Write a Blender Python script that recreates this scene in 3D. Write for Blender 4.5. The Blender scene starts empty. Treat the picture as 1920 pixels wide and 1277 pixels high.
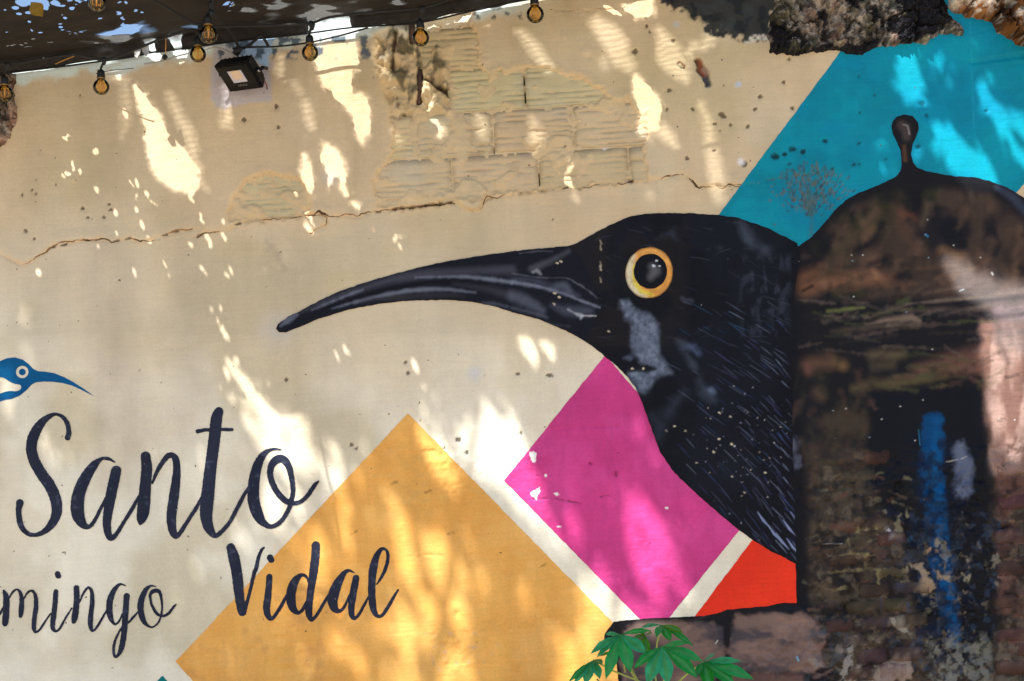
import bpy, math, random
import numpy as np
from mathutils import Vector, Matrix

R = random.Random(7)
RNG = np.random.default_rng(11)
sc = bpy.context.scene
COL = sc.collection

# ------------------------------------------------------------------ camera
CAM = np.array([0.0, -5.0, 1.55])
PITCH, ROLL = math.radians(6.5), math.radians(3.4)
LENS = 47.0
F_ = np.array([0.0, math.cos(PITCH), math.sin(PITCH)])
U0 = np.array([0.0, -math.sin(PITCH), math.cos(PITCH)])
R0 = np.array([1.0, 0.0, 0.0])
RT = R0 * math.cos(ROLL) - U0 * math.sin(ROLL)
UP = R0 * math.sin(ROLL) + U0 * math.cos(ROLL)
KF = 18.0 / LENS

def unproj(px, py, y=0.0):
    """photograph position -> point of the plane y = const (survey of the wall)"""
    u = (px - 960.0) / 960.0 * KF
    v = (638.5 - py) / 960.0 * KF
    d = F_ + u * RT + v * UP
    t = (y - CAM[1]) / d[1]
    return CAM + t * d

def proj(x, y, z):
    dx, dy, dz = x - CAM[0], y - CAM[1], z - CAM[2]
    w = dx * F_[0] + dy * F_[1] + dz * F_[2]
    u = (dx * RT[0] + dy * RT[1] + dz * RT[2]) / w
    v = (dx * UP[0] + dy * UP[1] + dz * UP[2]) / w
    return 960.0 + u / KF * 960.0, 638.5 - v / KF * 960.0

cd = bpy.data.cameras.new('camera')
cam = bpy.data.objects.new('camera', cd)
COL.objects.link(cam)
cd.lens = LENS
cd.sensor_width = 36
cd.clip_start = 0.05
cd.clip_end = 400
cd.dof.use_dof = True
cd.dof.focus_distance = 5.02
cd.dof.aperture_fstop = 4.0
M = Matrix([[RT[i], UP[i], -F_[i], CAM[i]] for i in range(3)] + [[0, 0, 0, 1]])
cam.matrix_world = M
sc.camera = cam

# ------------------------------------------------------------------ sun and sky
SA, SB, SC = 0.23, 0.45, 0.863            # sunlight travels right, into the wall, down
sd = Vector((SA, SB, -SC)).normalized()
SA, SB, SC = sd.x, sd.y, -sd.z
ELEV = math.asin(SC)
w = bpy.data.worlds.new('World')
sc.world = w
w.use_nodes = True
nt = w.node_tree
nt.nodes.clear()
sky = nt.nodes.new('ShaderNodeTexSky')
sky.sky_type = 'NISHITA'
sky.sun_disc = False
sky.sun_elevation = ELEV
sky.sun_rotation = math.atan2(-SA, -SB)
sky.dust_density = 0.8
bg = nt.nodes.new('ShaderNodeBackground')
bg.inputs['Strength'].default_value = 0.10
wo = nt.nodes.new('ShaderNodeOutputWorld')
nt.links.new(sky.outputs[0], bg.inputs[0])
nt.links.new(bg.outputs[0], wo.inputs[0])
sl = bpy.data.lights.new('sun', 'SUN')
sl.energy = 5.0
sl.angle = math.radians(0.53)
sl.color = (1.0, 0.985, 0.96)
so = bpy.data.objects.new('sun', sl)
COL.objects.link(so)
so.rotation_euler = sd.to_track_quat('-Z', 'Y').to_euler()
so.location = (-3, -5, 9)
vs = sc.view_settings
vs.view_transform = 'Standard'
vs.look = 'None'
vs.gamma = 1
vs.use_curve_mapping = False
vs.exposure = 1.09
sc.cycles.use_denoising = True
sc.cycles.max_bounces = 8
sc.cycles.transparent_max_bounces = 12

# ------------------------------------------------------------------ helpers
def lin(c):
    c = c / 255.0
    return c / 12.92 if c <= 0.04045 else ((c + 0.055) / 1.055) ** 2.4
KALB = 0.80
def S(r, g, b):
    """paint colour as read in open shade -> base colour"""
    return np.array([min(0.86, lin(r) / KALB), min(0.86, lin(g) / KALB), min(0.86, lin(b) / KALB)])

def tag(o, label=None, cat=None, group=None, kind=None):
    if label: o['label'] = label
    if cat: o['category'] = cat
    if group: o['group'] = group
    if kind: o['kind'] = kind
    return o

def empty(name, loc=(0, 0, 0), parent=None):
    o = bpy.data.objects.new(name, None)
    COL.objects.link(o)
    o.location = loc
    o.empty_display_size = 0.1
    if parent: o.parent = parent
    return o

def mesh_np(name, verts, loops, starts, mat, parent=None, cols=None, smooth=True):
    me = bpy.data.meshes.new(name)
    me.vertices.add(len(verts))
    me.vertices.foreach_set('co', np.ascontiguousarray(verts, dtype=np.float32).ravel())
    me.loops.add(len(loops))
    me.loops.foreach_set('vertex_index', np.ascontiguousarray(loops, dtype=np.int32))
    me.polygons.add(len(starts))
    me.polygons.foreach_set('loop_start', np.ascontiguousarray(starts, dtype=np.int32))
    me.polygons.foreach_set('use_smooth', np.full(len(starts), smooth, dtype=bool))
    me.update(calc_edges=True)
    if cols is not None:
        ca = me.color_attributes.new('Col', 'FLOAT_COLOR', 'POINT')
        c4 = np.ones((len(verts), 4), dtype=np.float32)
        c4[:, :3] = cols
        ca.data.foreach_set('color', c4.ravel())
    me.materials.append(mat)
    o = bpy.data.objects.new(name, me)
    COL.objects.link(o)
    if parent: o.parent = parent
    return o

def mesh_py(name, verts, faces, mat, parent=None, smooth=False, col=None):
    me = bpy.data.meshes.new(name)
    me.from_pydata([tuple(v) for v in verts], [], faces)
    me.polygons.foreach_set('use_smooth', [smooth] * len(me.polygons))
    if col is not None:
        ca = me.color_attributes.new('Col', 'FLOAT_COLOR', 'POINT')
        ca.data.foreach_set('color', [v for c in (col if len(col) == len(verts) and hasattr(col[0], '__len__') else [col] * len(verts)) for v in (c[0], c[1], c[2], 1.0)])
    me.update()
    me.materials.append(mat)
    o = bpy.data.objects.new(name, me)
    COL.objects.link(o)
    if parent: o.parent = parent
    return o

_tabs = {}
def vnoise(x, y, seed):
    if seed not in _tabs:
        _tabs[seed] = np.random.default_rng(1000 + seed).random((256, 256)).astype(np.float32)
    T = _tabs[seed]
    xi = np.floor(x).astype(np.int32); yi = np.floor(y).astype(np.int32)
    fx = x - xi; fy = y - yi
    fx = fx * fx * (3 - 2 * fx); fy = fy * fy * (3 - 2 * fy)
    x0 = xi & 255; x1 = (xi + 1) & 255; y0 = yi & 255; y1 = (yi + 1) & 255
    return (T[y0, x0] * (1 - fx) + T[y0, x1] * fx) * (1 - fy) + (T[y1, x0] * (1 - fx) + T[y1, x1] * fx) * fy

def fbm(x, y, seed, octv=4, gain=0.5):
    """value noise about 0, range about -1..1"""
    a, s, t = 1.0, 0.0, 0.0
    for k in range(octv):
        s = s + a * (vnoise(x * 2.03 ** k + 17.3 * k, y * 2.03 ** k + 9.1 * k, seed + k) * 2 - 1)
        t += a
        a *= gain
    return s / t * 1.7

def sstep(e0, e1, v):
    t = np.clip((v - e0) / (e1 - e0), 0, 1)
    return t * t * (3 - 2 * t)

def polysdf(PX, PY, poly):
    d2 = np.full(PX.shape, 1e12)
    ins = np.zeros(PX.shape, dtype=bool)
    n = len(poly)
    for i in range(n):
        ax, ay = poly[i]; bx, by = poly[(i + 1) % n]
        ex, ey = bx - ax, by - ay
        wx, wy = PX - ax, PY - ay
        t = np.clip((wx * ex + wy * ey) / (ex * ex + ey * ey + 1e-9), 0, 1)
        d2 = np.minimum(d2, (wx - ex * t) ** 2 + (wy - ey * t) ** 2)
        if abs(ey) > 1e-9:
            c = ((ay > PY) != (by > PY)) & (PX < ex * (PY - ay) / ey + ax)
            ins ^= c
    d = np.sqrt(d2)
    return np.where(ins, -d, d)

def strokesdf(PX, PY, pts):
    """pts: (x, y, width); distance to the brush stroke, negative inside"""
    best = np.full(PX.shape, 1e6)
    if len(pts) == 1:
        return np.hypot(PX - pts[0][0], PY - pts[0][1]) - pts[0][2] / 2
    for (ax, ay, aw), (bx, by, bw) in zip(pts[:-1], pts[1:]):
        ex, ey = bx - ax, by - ay
        wx, wy = PX - ax, PY - ay
        t = np.clip((wx * ex + wy * ey) / (ex * ex + ey * ey + 1e-9), 0, 1)
        d = np.sqrt((wx - ex * t) ** 2 + (wy - ey * t) ** 2) - (aw + (bw - aw) * t) / 2
        best = np.minimum(best, d)
    return best

def smooth_pts(pts, n=5):
    """Catmull-Rom through the control points"""
    if len(pts) < 3: return pts
    P = [np.array(p, float) for p in pts]
    P = [2 * P[0] - P[1]] + P + [2 * P[-1] - P[-2]]
    out = []
    for i in range(1, len(P) - 2):
        for k in range(n):
            t = k / n
            a, b, c, d = P[i - 1], P[i], P[i + 1], P[i + 2]
            q = 0.5 * (2 * b + (c - a) * t + (2 * a - 5 * b + 4 * c - d) * t * t + (3 * b - a - 3 * c + d) * t ** 3)
            q[2:] = np.maximum(q[2:], 1.0)
            out.append(tuple(q))
    out.append(tuple(P[-2]))
    return out

def smooth_poly(pts, n=4):
    P = [np.array(p, float) for p in pts]
    N = len(P)
    out = []
    for i in range(N):
        a, b, c, d = P[i - 1], P[i], P[(i + 1) % N], P[(i + 2) % N]
        for k in range(n):
            t = k / n
            out.append(tuple(0.5 * (2 * b + (c - a) * t + (2 * a - 5 * b + 4 * c - d) * t * t + (3 * b - a - 3 * c + d) * t ** 3)))
    return out

class Grid:
    """regular lattice on the wall plane, in metres, with the photograph position of every node"""
    def __init__(s, xs, zs):
        s.xs, s.zs = xs, zs
        s.X, s.Z = np.meshgrid(xs, zs)
        s.PX, s.PY = proj(s.X, 0.0, s.Z)
        s.col = None
    def base(s, c):
        s.col = np.empty(s.X.shape + (3,)); s.col[:] = c
    def win(s, x0, y0, x1, y1):
        c = [unproj(a, b) for a in (x0, x1) for b in (y0, y1)]
        xa, xb = min(p[0] for p in c), max(p[0] for p in c)
        za, zb = min(p[2] for p in c), max(p[2] for p in c)
        i0 = max(0, np.searchsorted(s.xs, xa) - 1); i1 = min(len(s.xs), np.searchsorted(s.xs, xb) + 1)
        k0 = max(0, np.searchsorted(s.zs, za) - 1); k1 = min(len(s.zs), np.searchsorted(s.zs, zb) + 1)
        return slice(k0, k1), slice(i0, i1)
    def mix(s, sl, a, c):
        s.col[sl] = s.col[sl] * (1 - a[..., None]) + np.asarray(c) * a[..., None]
    def stroke(s, pts, c, alpha=1.0, soft=2.0, grain=0.0, seed=3, gs=0.05):
        wm = max(p[2] for p in pts) / 2 + soft + 3
        sl = s.win(min(p[0] for p in pts) - wm, min(p[1] for p in pts) - wm, max(p[0] for p in pts) + wm, max(p[1] for p in pts) + wm)
        X, Y = s.PX[sl], s.PY[sl]
        if X.size == 0: return
        d = strokesdf(X, Y, pts)
        if grain: d = d + grain * fbm(X * gs, Y * gs, seed)
        s.mix(sl, alpha * (1 - sstep(-soft, soft, d)), c)
    def poly(s, pts, c, alpha=1.0, soft=2.0, grain=0.0, seed=3, gs=0.05):
        m = soft + 3 + grain
        sl = s.win(min(p[0] for p in pts) - m, min(p[1] for p in pts) - m, max(p[0] for p in pts) + m, max(p[1] for p in pts) + m)
        X, Y = s.PX[sl], s.PY[sl]
        if X.size == 0: return
        d = polysdf(X, Y, pts)
        if grain: d = d + grain * fbm(X * gs, Y * gs, seed)
        s.mix(sl, alpha * (1 - sstep(-soft, soft, d)), c)
    def mottle(s, bbox, c, alpha, thr, width, scale, seed, octv=4, ax=1.0, ay=1.0, inside=None, feather=20):
        sl = s.win(*bbox)
        X, Y = s.PX[sl], s.PY[sl]
        if X.size == 0: return
        n = fbm(X * scale * ax, Y * scale * ay, seed, octv)
        a = alpha * sstep(thr - width, thr + width, n)
        ed = np.minimum(np.minimum(X - bbox[0], bbox[2] - X), np.minimum(Y - bbox[1], bbox[3] - Y))
        a = a * sstep(0, feather, ed)
        if inside is not None:
            a = a * (1 - sstep(-feather / 2, feather / 2, polysdf(X, Y, inside)))
        s.mix(sl, a, c)

def subgrid(x0, y0, x1, y1, step=0.0025):
    c = [unproj(a, b) for a in (x0, x1) for b in (y0, y1)]
    f = lambda v: math.floor(v / step) * step
    xa, xb = f(min(p[0] for p in c)), f(max(p[0] for p in c))
    za, zb = f(min(p[2] for p in c)), f(max(p[2] for p in c))
    return Grid(np.arange(xa, xb + step * 1.5, step), np.arange(max(za, 0.02), zb + step * 1.5, step))

def march(f):
    """marching squares of f < 0 on a lattice. Returns node-weight description of the vertices and the faces."""
    nz, nx = f.shape
    ins = f < 0
    vid = np.full((nz, nx), -1, dtype=np.int64)
    n_in = int(ins.sum())
    vid[ins] = np.arange(n_in)
    kk, ii = np.nonzero(ins)
    A = [np.stack([kk, ii, kk, ii], 1)]; T = [np.zeros(n_in)]
    he = ins[:, :-1] != ins[:, 1:]
    hid = np.full(he.shape, -1, dtype=np.int64); nh = int(he.sum())
    hid[he] = n_in + np.arange(nh)
    k, i = np.nonzero(he)
    A.append(np.stack([k, i, k, i + 1], 1)); T.append(f[k, i] / (f[k, i] - f[k, i + 1]))
    ve = ins[:-1, :] != ins[1:, :]
    wid = np.full(ve.shape, -1, dtype=np.int64); nv = int(ve.sum())
    wid[ve] = n_in + nh + np.arange(nv)
    k, i = np.nonzero(ve)
    A.append(np.stack([k, i, k + 1, i], 1)); T.append(f[k, i] / (f[k, i] - f[k + 1, i]))
    A = np.concatenate(A); T = np.clip(np.concatenate(T), 0, 1)
    c0, c1, c2, c3 = ins[:-1, :-1], ins[:-1, 1:], ins[1:, 1:], ins[1:, :-1]
    code = c0 * 1 + c1 * 2 + c2 * 4 + c3 * 8
    V = [vid[:-1, :-1], vid[:-1, 1:], vid[1:, 1:], vid[1:, :-1]]
    E = [hid[:-1, :], wid[:, 1:], hid[1:, :], wid[:, :-1]]
    loops, lens = [], []
    for c in range(1, 16):
        m = code == c
        n = int(m.sum())
        if not n: continue
        seq = []
        for q in range(4):
            a, b = (c >> q) & 1, (c >> ((q + 1) % 4)) & 1
            if a: seq.append(V[q][m])
            if a != b: seq.append(E[q][m])
        loops.append(np.stack(seq, 1).ravel()); lens.append(np.full(n, len(seq)))
    if not loops: return None
    loops = np.concatenate(loops); lens = np.concatenate(lens)
    starts = np.concatenate([[0], np.cumsum(lens)[:-1]])
    return A, T, loops, starts

def at_nodes(arr, A, T):
    a = arr[A[:, 0], A[:, 1]]; b = arr[A[:, 2], A[:, 3]]
    t = T if arr.ndim == 2 else T[:, None]
    return a * (1 - t) + b * t

# ------------------------------------------------------------------ materials
def newmat(name):
    m = bpy.data.materials.new(name)
    m.use_nodes = True
    n = m.node_tree
    n.nodes.clear()
    out = n.nodes.new('ShaderNodeOutputMaterial')
    b = n.nodes.new('ShaderNodeBsdfPrincipled')
    n.links.new(b.outputs[0], out.inputs[0])
    return m, n, b, out

def N(n, t, **kw):
    d = n.nodes.new(t)
    for k, v in kw.items(): setattr(d, k, v)
    return d

def plain(name, col, rough=0.6, metal=0.0, noise=0.25, nscale=30, bump=0.0, spec=0.3):
    m, n, b, out = newmat(name)
    b.inputs['Specular IOR Level'].default_value = spec
    b.inputs['Roughness'].default_value = rough
    b.inputs['Metallic'].default_value = metal
    tc = N(n, 'ShaderNodeNewGeometry')
    nz = N(n, 'ShaderNodeTexNoise'); nz.inputs['Scale'].default_value = nscale; nz.inputs['Detail'].default_value = 4
    n.links.new(tc.outputs['Position'], nz.inputs['Vector'])
    mr = N(n, 'ShaderNodeMapRange'); mr.inputs['To Min'].default_value = 1 - noise; mr.inputs['To Max'].default_value = 1 + noise
    n.links.new(nz.outputs['Fac'], mr.inputs['Value'])
    mx = N(n, 'ShaderNodeMix', data_type='RGBA', blend_type='MULTIPLY'); mx.inputs['Factor'].default_value = 1
    mx.inputs['A'].default_value = (*col, 1)
    n.links.new(mr.outputs[0], mx.inputs['B'])
    n.links.new(mx.outputs['Result'], b.inputs['Base Color'])
    if bump:
        bp = N(n, 'ShaderNodeBump'); bp.inputs['Strength'].default_value = bump; bp.inputs['Distance'].default_value = 0.002
        n.links.new(nz.outputs['Fac'], bp.inputs['Height']); n.links.new(bp.outputs[0], b.inputs['Normal'])
    return m

def paint_mat(name, rough=0.62, chip=(0.25, 0.2, 0.14), chip_amt=0.5, bump=0.0013, spec=0.3, var=0.10, streak=0.5):
    """wall paint: vertex colour, brushed horizontal relief, grain, pin holes"""
    m, n, b, out = newmat(name)
    L = n.links.new
    at = N(n, 'ShaderNodeAttribute', attribute_name='Col')
    g = N(n, 'ShaderNodeNewGeometry')
    def mapped(sx, sy, sz):
        mp = N(n, 'ShaderNodeMapping'); mp.inputs['Scale'].default_value = (sx, sy, sz)
        mp.inputs['Rotation'].default_value = (0, math.radians(0.8), 0)
        L(g.outputs['Position'], mp.inputs['Vector']); return mp
    def noise(mp, scale, det=3, rough_=0.55):
        z = N(n, 'ShaderNodeTexNoise'); z.inputs['Scale'].default_value = scale; z.inputs['Detail'].default_value = det
        z.inputs['Roughness'].default_value = rough_
        L(mp.outputs[0], z.inputs['Vector']); return z
    brush = noise(mapped(6, 6, 95), 1.0, 3)
    grain = noise(mapped(1, 1, 1), 160, 4, 0.7)
    lump = noise(mapped(1, 1, 1.3), 26, 4)
    blot = noise(mapped(1, 1, 0.55), 3.2, 5, 0.6)
    drip = noise(mapped(7, 7, 0.7), 1.0, 4, 0.6)
    def mr(src, a0, a1, b0, b1):
        q = N(n, 'ShaderNodeMapRange'); q.clamp = True
        for nm, v in (('From Min', a0), ('From Max', a1), ('To Min', b0), ('To Max', b1)): q.inputs[nm].default_value = v
        L(src, q.inputs['Value']); return q.outputs[0]
    def math_(op, a, b_):
        q = N(n, 'ShaderNodeMath', operation=op)
        for k, v in ((0, a), (1, b_)):
            if isinstance(v, (int, float)): q.inputs[k].default_value = v
            else: L(v, q.inputs[k])
        return q.outputs[0]
    k = math_('MULTIPLY', mr(blot.outputs['Fac'], .3, .7, 1 - var, 1 + var), mr(grain.outputs['Fac'], .3, .7, 1 - var * .7, 1 + var * .7))
    k = math_('MULTIPLY', k, mr(drip.outputs['Fac'], .35, .75, 1 + var * streak, 1 - var * streak))
    k = math_('MULTIPLY', k, mr(brush.outputs['Fac'], .3, .7, 1 - var * .25, 1 + var * .25))
    mx = N(n, 'ShaderNodeMix', data_type='RGBA', blend_type='MULTIPLY'); mx.inputs['Factor'].default_value = 1
    L(at.outputs['Color'], mx.inputs['A']); L(k, mx.inputs['B'])
    # pin holes and chips
    vo = N(n, 'ShaderNodeTexVoronoi'); vo.inputs['Scale'].default_value = 26; vo.inputs['Randomness'].default_value = 1
    wob = noise(mapped(1, 1, 1), 60, 3)
    va = N(n, 'ShaderNodeVectorMath', operation='MULTIPLY_ADD')
    L(wob.outputs['Color'], va.inputs[0]); va.inputs[1].default_value = (0.02, 0.02, 0.02); L(g.outputs['Position'], va.inputs[2])
    L(va.outputs[0], vo.inputs['Vector'])
    sep = N(n, 'ShaderNodeSeparateColor'); L(vo.outputs['Color'], sep.inputs[0])
    rad = mr(sep.outputs[0], 1 - chip_amt, 1.0, 0.0, 0.10)
    hole = math_('LESS_THAN', vo.outputs['Distance'], rad)
    mc = N(n, 'ShaderNodeMix', data_type='RGBA'); L(hole, mc.inputs['Factor'])
    L(mx.outputs['Result'], mc.inputs['A']); mc.inputs['B'].default_value = (*chip, 1)
    L(mc.outputs['Result'], b.inputs['Base Color'])
    b.inputs['Roughness'].default_value = rough
    b.inputs['Specular IOR Level'].default_value = spec
    hh = math_('ADD', math_('MULTIPLY', brush.outputs['Fac'], 0.9), math_('MULTIPLY', grain.outputs['Fac'], 0.45))
    hh = math_('ADD', hh, math_('MULTIPLY', lump.outputs['Fac'], 1.2))
    hh = math_('SUBTRACT', hh, math_('MULTIPLY', hole, 0.8))
    bp = N(n, 'ShaderNodeBump'); bp.inputs['Strength'].default_value = 1.0; bp.inputs['Distance'].default_value = bump
    L(hh, bp.inputs['Height']); L(bp.outputs[0], b.inputs['Normal'])
    return m

M_PLASTER = paint_mat('plaster_paint', 0.75, (0.20, 0.15, 0.10), 0.35, spec=0.15)
M_PAINT = paint_mat('mural_paint', 0.6, (0.12, 0.10, 0.08), 0.22, var=0.13, spec=0.15)
M_DARK = paint_mat('dark_mural_paint', 0.5, (0.24, 0.22, 0.18), 0.06, var=0.15, bump=0.0013, spec=0.10)
M_LETTER = paint_mat('letter_paint', 0.55, (0.35, 0.33, 0.30), 0.12, var=0.2, bump=0.0013, spec=0.10)
M_ROUGH = paint_mat('crumbled_masonry', 0.9, (0.05, 0.045, 0.04), 0.5, bump=0.004, var=0.22, spec=0.15)
# ------------------------------------------------------------------ ground
gm = plain('packed_earth', (0.31, 0.25, 0.18), 0.9, noise=0.45, nscale=5, bump=0.5)
ground = mesh_py('ground', [(-80, -80, 0), (80, -80, 0), (80, 80, 0), (-80, 80, 0)], [(0, 1, 2, 3)], gm)
tag(ground, 'dry packed earth yard in front of the mural', None, None, 'structure')

# ------------------------------------------------------------------ the wall: lattice, relief, plaster colour
WALL = empty('mural_wall')
tag(WALL, 'old cream plastered wall painted with a giant black bird and script lettering', 'wall')

fx = np.arange(-2.10, 2.1001, 0.005)
fz = np.arange(0.74, 3.5801, 0.005)
WG = Grid(np.concatenate([np.arange(-7, -2.1, 0.14), fx, np.arange(2.2, 7.1, 0.14)]),
          np.concatenate([np.arange(0.0, 0.74, 0.04), fz, np.arange(3.62, 3.91, 0.04)]))
X, Z, PX, PY = WG.X, WG.Z, WG.PX, WG.PY
H = 0.006 * fbm(X * 1.3, Z * 1.3, 1, 3) + 0.0016 * fbm(X * 9, Z * 9, 5, 3) + 0.0004 * fbm(X * 40, Z * 40, 9, 2)
jag = fbm(PX * 0.045, PY * 0.045, 21, 4)
jagf = fbm(PX * 0.16, PY * 0.16, 25, 3)

EXPO = [(702, 62), (752, 48), (800, 42), (880, 24), (893, 75), (902, 125), (922, 146), (962, 128), (992, 124), (1035, 133), (1080, 147), (1105, 156),
        (1136, 176), (1152, 187), (1180, 188), (1200, 213), (1213, 258), (1206, 300), (1216, 332), (1130, 345), (1060, 352), (940, 367), (912, 371),
        (850, 381), (736, 393), (705, 390), (700, 340), (728, 300), (738, 250), (727, 200), (716, 150), (706, 105)]
EXPO2 = [(430, 416), (429, 398), (437, 365), (462, 340), (497, 324), (540, 327), (562, 338), (572, 352), (583, 392), (568, 405), (500, 412)]
PLUG = [(850, 352), (868, 334), (893, 333), (908, 343), (914, 360), (905, 378), (898, 396), (878, 396), (862, 386), (851, 372)]
CRACK1 = [(0, 477), (20, 487), (42, 496), (60, 490), (75, 480), (100, 461), (120, 456), (190, 448), (210, 455), (240, 447), (265, 455), (300, 446), (330, 435), (362, 430)]
CRACK2 = [(368, 445), (385, 435), (420, 432), (445, 424), (450, 418), (500, 412), (552, 408), (575, 404), (600, 400), (620, 405), (650, 404), (668, 408), (690, 399), (735, 394)]
CRACK3 = [(735, 392), (846, 380), (866, 388), (880, 396), (900, 395), (912, 371), (950, 367), (1010, 360), (1062, 354), (1130, 345), (1200, 341), (1284, 328), (1292, 334), (1310, 351), (1345, 346), (1356, 352), (1372, 346), (1410, 347), (1440, 338), (1500, 330), (1560, 318)]
LOBE = [(575, 404), (600, 402), (613, 410), (610, 424), (592, 430), (580, 438)]

dE = polysdf(PX, PY, EXPO) + 7 * jag + 4 * jagf
dE2 = polysdf(PX, PY, EXPO2) + 3 * jag + 3 * jagf
recess = np.maximum(1 - sstep(-5, 3, dE), 1 - sstep(-4, 2, dE2))
lip = np.exp(-((np.minimum(dE, dE2) - 6) / 7.0) ** 2)
smear = fbm(PX * 0.022, PY * 0.03, 31, 4)
H += -0.0105 * recess + 0.003 * lip + recess * (0.011 * sstep(0.25, 0.8, smear) + 0.003 * fbm(PX * .09, PY * .09, 35, 3))
H += 0.013 * (1 - sstep(-6, 2, polysdf(PX, PY, PLUG) + 2 * jagf))
# upper, thicker coat breaking off along the crack
for c, wd, dp in ((CRACK1, 2.6, .0045), (CRACK2, 2.4, .0045), (CRACK3[:18], 3.0, .005), (CRACK3[17:], 1.6, .003), (LOBE, 2.4, .003)):
    d = strokesdf(PX, PY, [(a, b, wd) for a, b in c]) + 2.8 * jagf
    H -= dp * (1 - sstep(-2, 3, d))
    H += 0.0022 * (1 - sstep(0, 18, np.abs(d - 9))) * (PY < np.interp(PX, [a for a, b in c], [b for a, b in c]))
# mess beside the rusted bar
MESS = [(700, 60), (760, 48), (800, 60), (845, 130), (850, 205), (780, 226), (735, 222), (716, 150)]
dM = polysdf(PX, PY, MESS) + 8 * jag
mess = 1 - sstep(-8, 6, dM)
messn = fbm(PX * .05, PY * .04, 41, 4)
H += mess * (0.020 * messn + .008 + .006 * fbm(PX * .13, PY * .11, 44, 3))
HOLES = [([(789, 132, 7), (788, 160, 9), (786, 192, 7)], .045), ([(798, 150, 5), (824, 164, 8), (842, 176, 13)], .03), ([(979, 148, 12), (985, 152, 10)], .03), ([(984, 176, 9), (985, 186, 6)], .03),
         ([(1309, 114, 12), (1314, 130, 16), (1322, 142, 14), (1326, 156, 10)], .018), ([(1275, 121, 8), (1281, 126, 7)], .012), ([(744, 184, 9)], .02), ([(742, 60, 8), (735, 128, 6)], .015),
         ([(874, 218, 4)], .012), ([(900, 215, 6)], .012), ([(757, 215, 6)], .012), ([(1071, 193, 6)], .01), ([(1060, 274, 5)], .01), ([(926, 278, 4), (927, 284, 4)], .012), ([(773, 46, 10), (772, 80, 10)], .012),
         ([(1010, 326, 4), (1011, 346, 5)], .014), ([(740, 391, 3), (800, 385, 4), (844, 380, 5)], .012), ([(1182, 341, 6)], .01)]
holes = np.zeros_like(H)
for pts, dp in HOLES:
    d = strokesdf(PX, PY, pts) + 2.0 * jagf
    a = 1 - sstep(-3, 2, d)
    H -= dp * a
    holes = np.maximum(holes, a)
# crumbly zones
def zone(poly, amp, sc_, seed, soft=14):
    global H
    d = polysdf(PX, PY, poly) + 14 * jag
    a = 1 - sstep(-soft, soft, d)
    H += a * amp * fbm(PX * sc_, PY * sc_, seed, 4)
    return a
zone([(690, 835), (790, 825), (900, 870), (905, 940), (830, 960), (720, 930)], .0045, .06, 51)
zone([(470, 1170), (560, 1180), (600, 1277), (430, 1300)], .004, .07, 52)
zone([(800, 1190), (900, 1180), (920, 1240), (830, 1260)], .004, .07, 53)
zone([(1500, 860), (1960, 820), (1990, 1330), (1380, 1330), (1390, 1230), (1520, 1130)], .011, .035, 54, 30)
zone([(1500, 860), (1960, 820), (1990, 1330), (1380, 1330), (1390, 1230), (1520, 1130)], .004, .12, 55, 30)
zone([(0, 1040), (330, 1040), (330, 1300), (-50, 1300)], .0012, .09, 56)
zone([(930, 780), (1130, 900), (1300, 1120), (1180, 1150), (900, 880)], .0015, .05, 57)
# shells of loose plaster and pits
for (cx, cy, r, hgt) in [(1102, 95, 13, .006), (1058, 70, 6, .003), (880, 128, 16, .003), (912, 112, 14, .003), (135, 337, 7, .004), (165, 600, 5, .002), (520, 1140, 8, .002), (855, 1140, 12, .003)]:
    d = np.hypot(PX - cx, PY - cy) + 3 * jagf
    H += hgt * np.exp(-(d / r) ** 2)
    H -= hgt * 1.2 * np.exp(-(np.hypot(PX - cx - 2, PY - cy - r * .9) / (r * .45)) ** 2)
pits = np.zeros_like(H)
pr = random.Random(5)
PITS = [(42, 367, 5), (105, 347, 4), (68, 364, 4), (205, 385, 5), (208, 394, 4), (165, 409, 4), (195, 408, 4), (155, 392, 4), (48, 434, 5), (64, 449, 4), (457, 226, 5), (518, 201, 6), (522, 240, 6), (60, 357, 4),
        (150, 180, 4), (1265, 18, 4), (1212, 50, 5), (1218, 60, 4), (1190, 98, 6), (1262, 77, 4), (1255, 170, 6), (1250, 205, 4), (1298, 205, 5), (1354, 217, 8), (1340, 233, 4), (1370, 235, 4), (1402, 237, 5), (1350, 245, 3), (1288, 298, 6), (1340, 283, 4),
        (1395, 308, 7), (1425, 182, 5), (1417, 205, 5), (1480, 112, 4), (1486, 203, 4), (1470, 155, 5), (1610, 144, 4), (1728, 195, 6), (1736, 217, 5), (1722, 276, 6), (1547, 265, 6), (1486, 281, 8), (1472, 290, 7), (1505, 285, 6), (1453, 295, 9), (1610, 308, 5),
        (1612, 212, 4), (1850, 208, 5), (765, 700, 6), (537, 713, 5), (760, 680, 5), (858, 825, 6), (875, 850, 5), (833, 840, 4), (660, 835, 5), (668, 842, 4), (120, 1037, 4), (1155, 890, 7), (1107, 870, 4), (977, 813, 4), (970, 702, 5), (1030, 705, 5)]
for _ in range(70):
    PITS.append((pr.uniform(0, 1450), pr.uniform(130, 1277), pr.choice([1.4, 1.8, 2.2, 2.6])))
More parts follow.
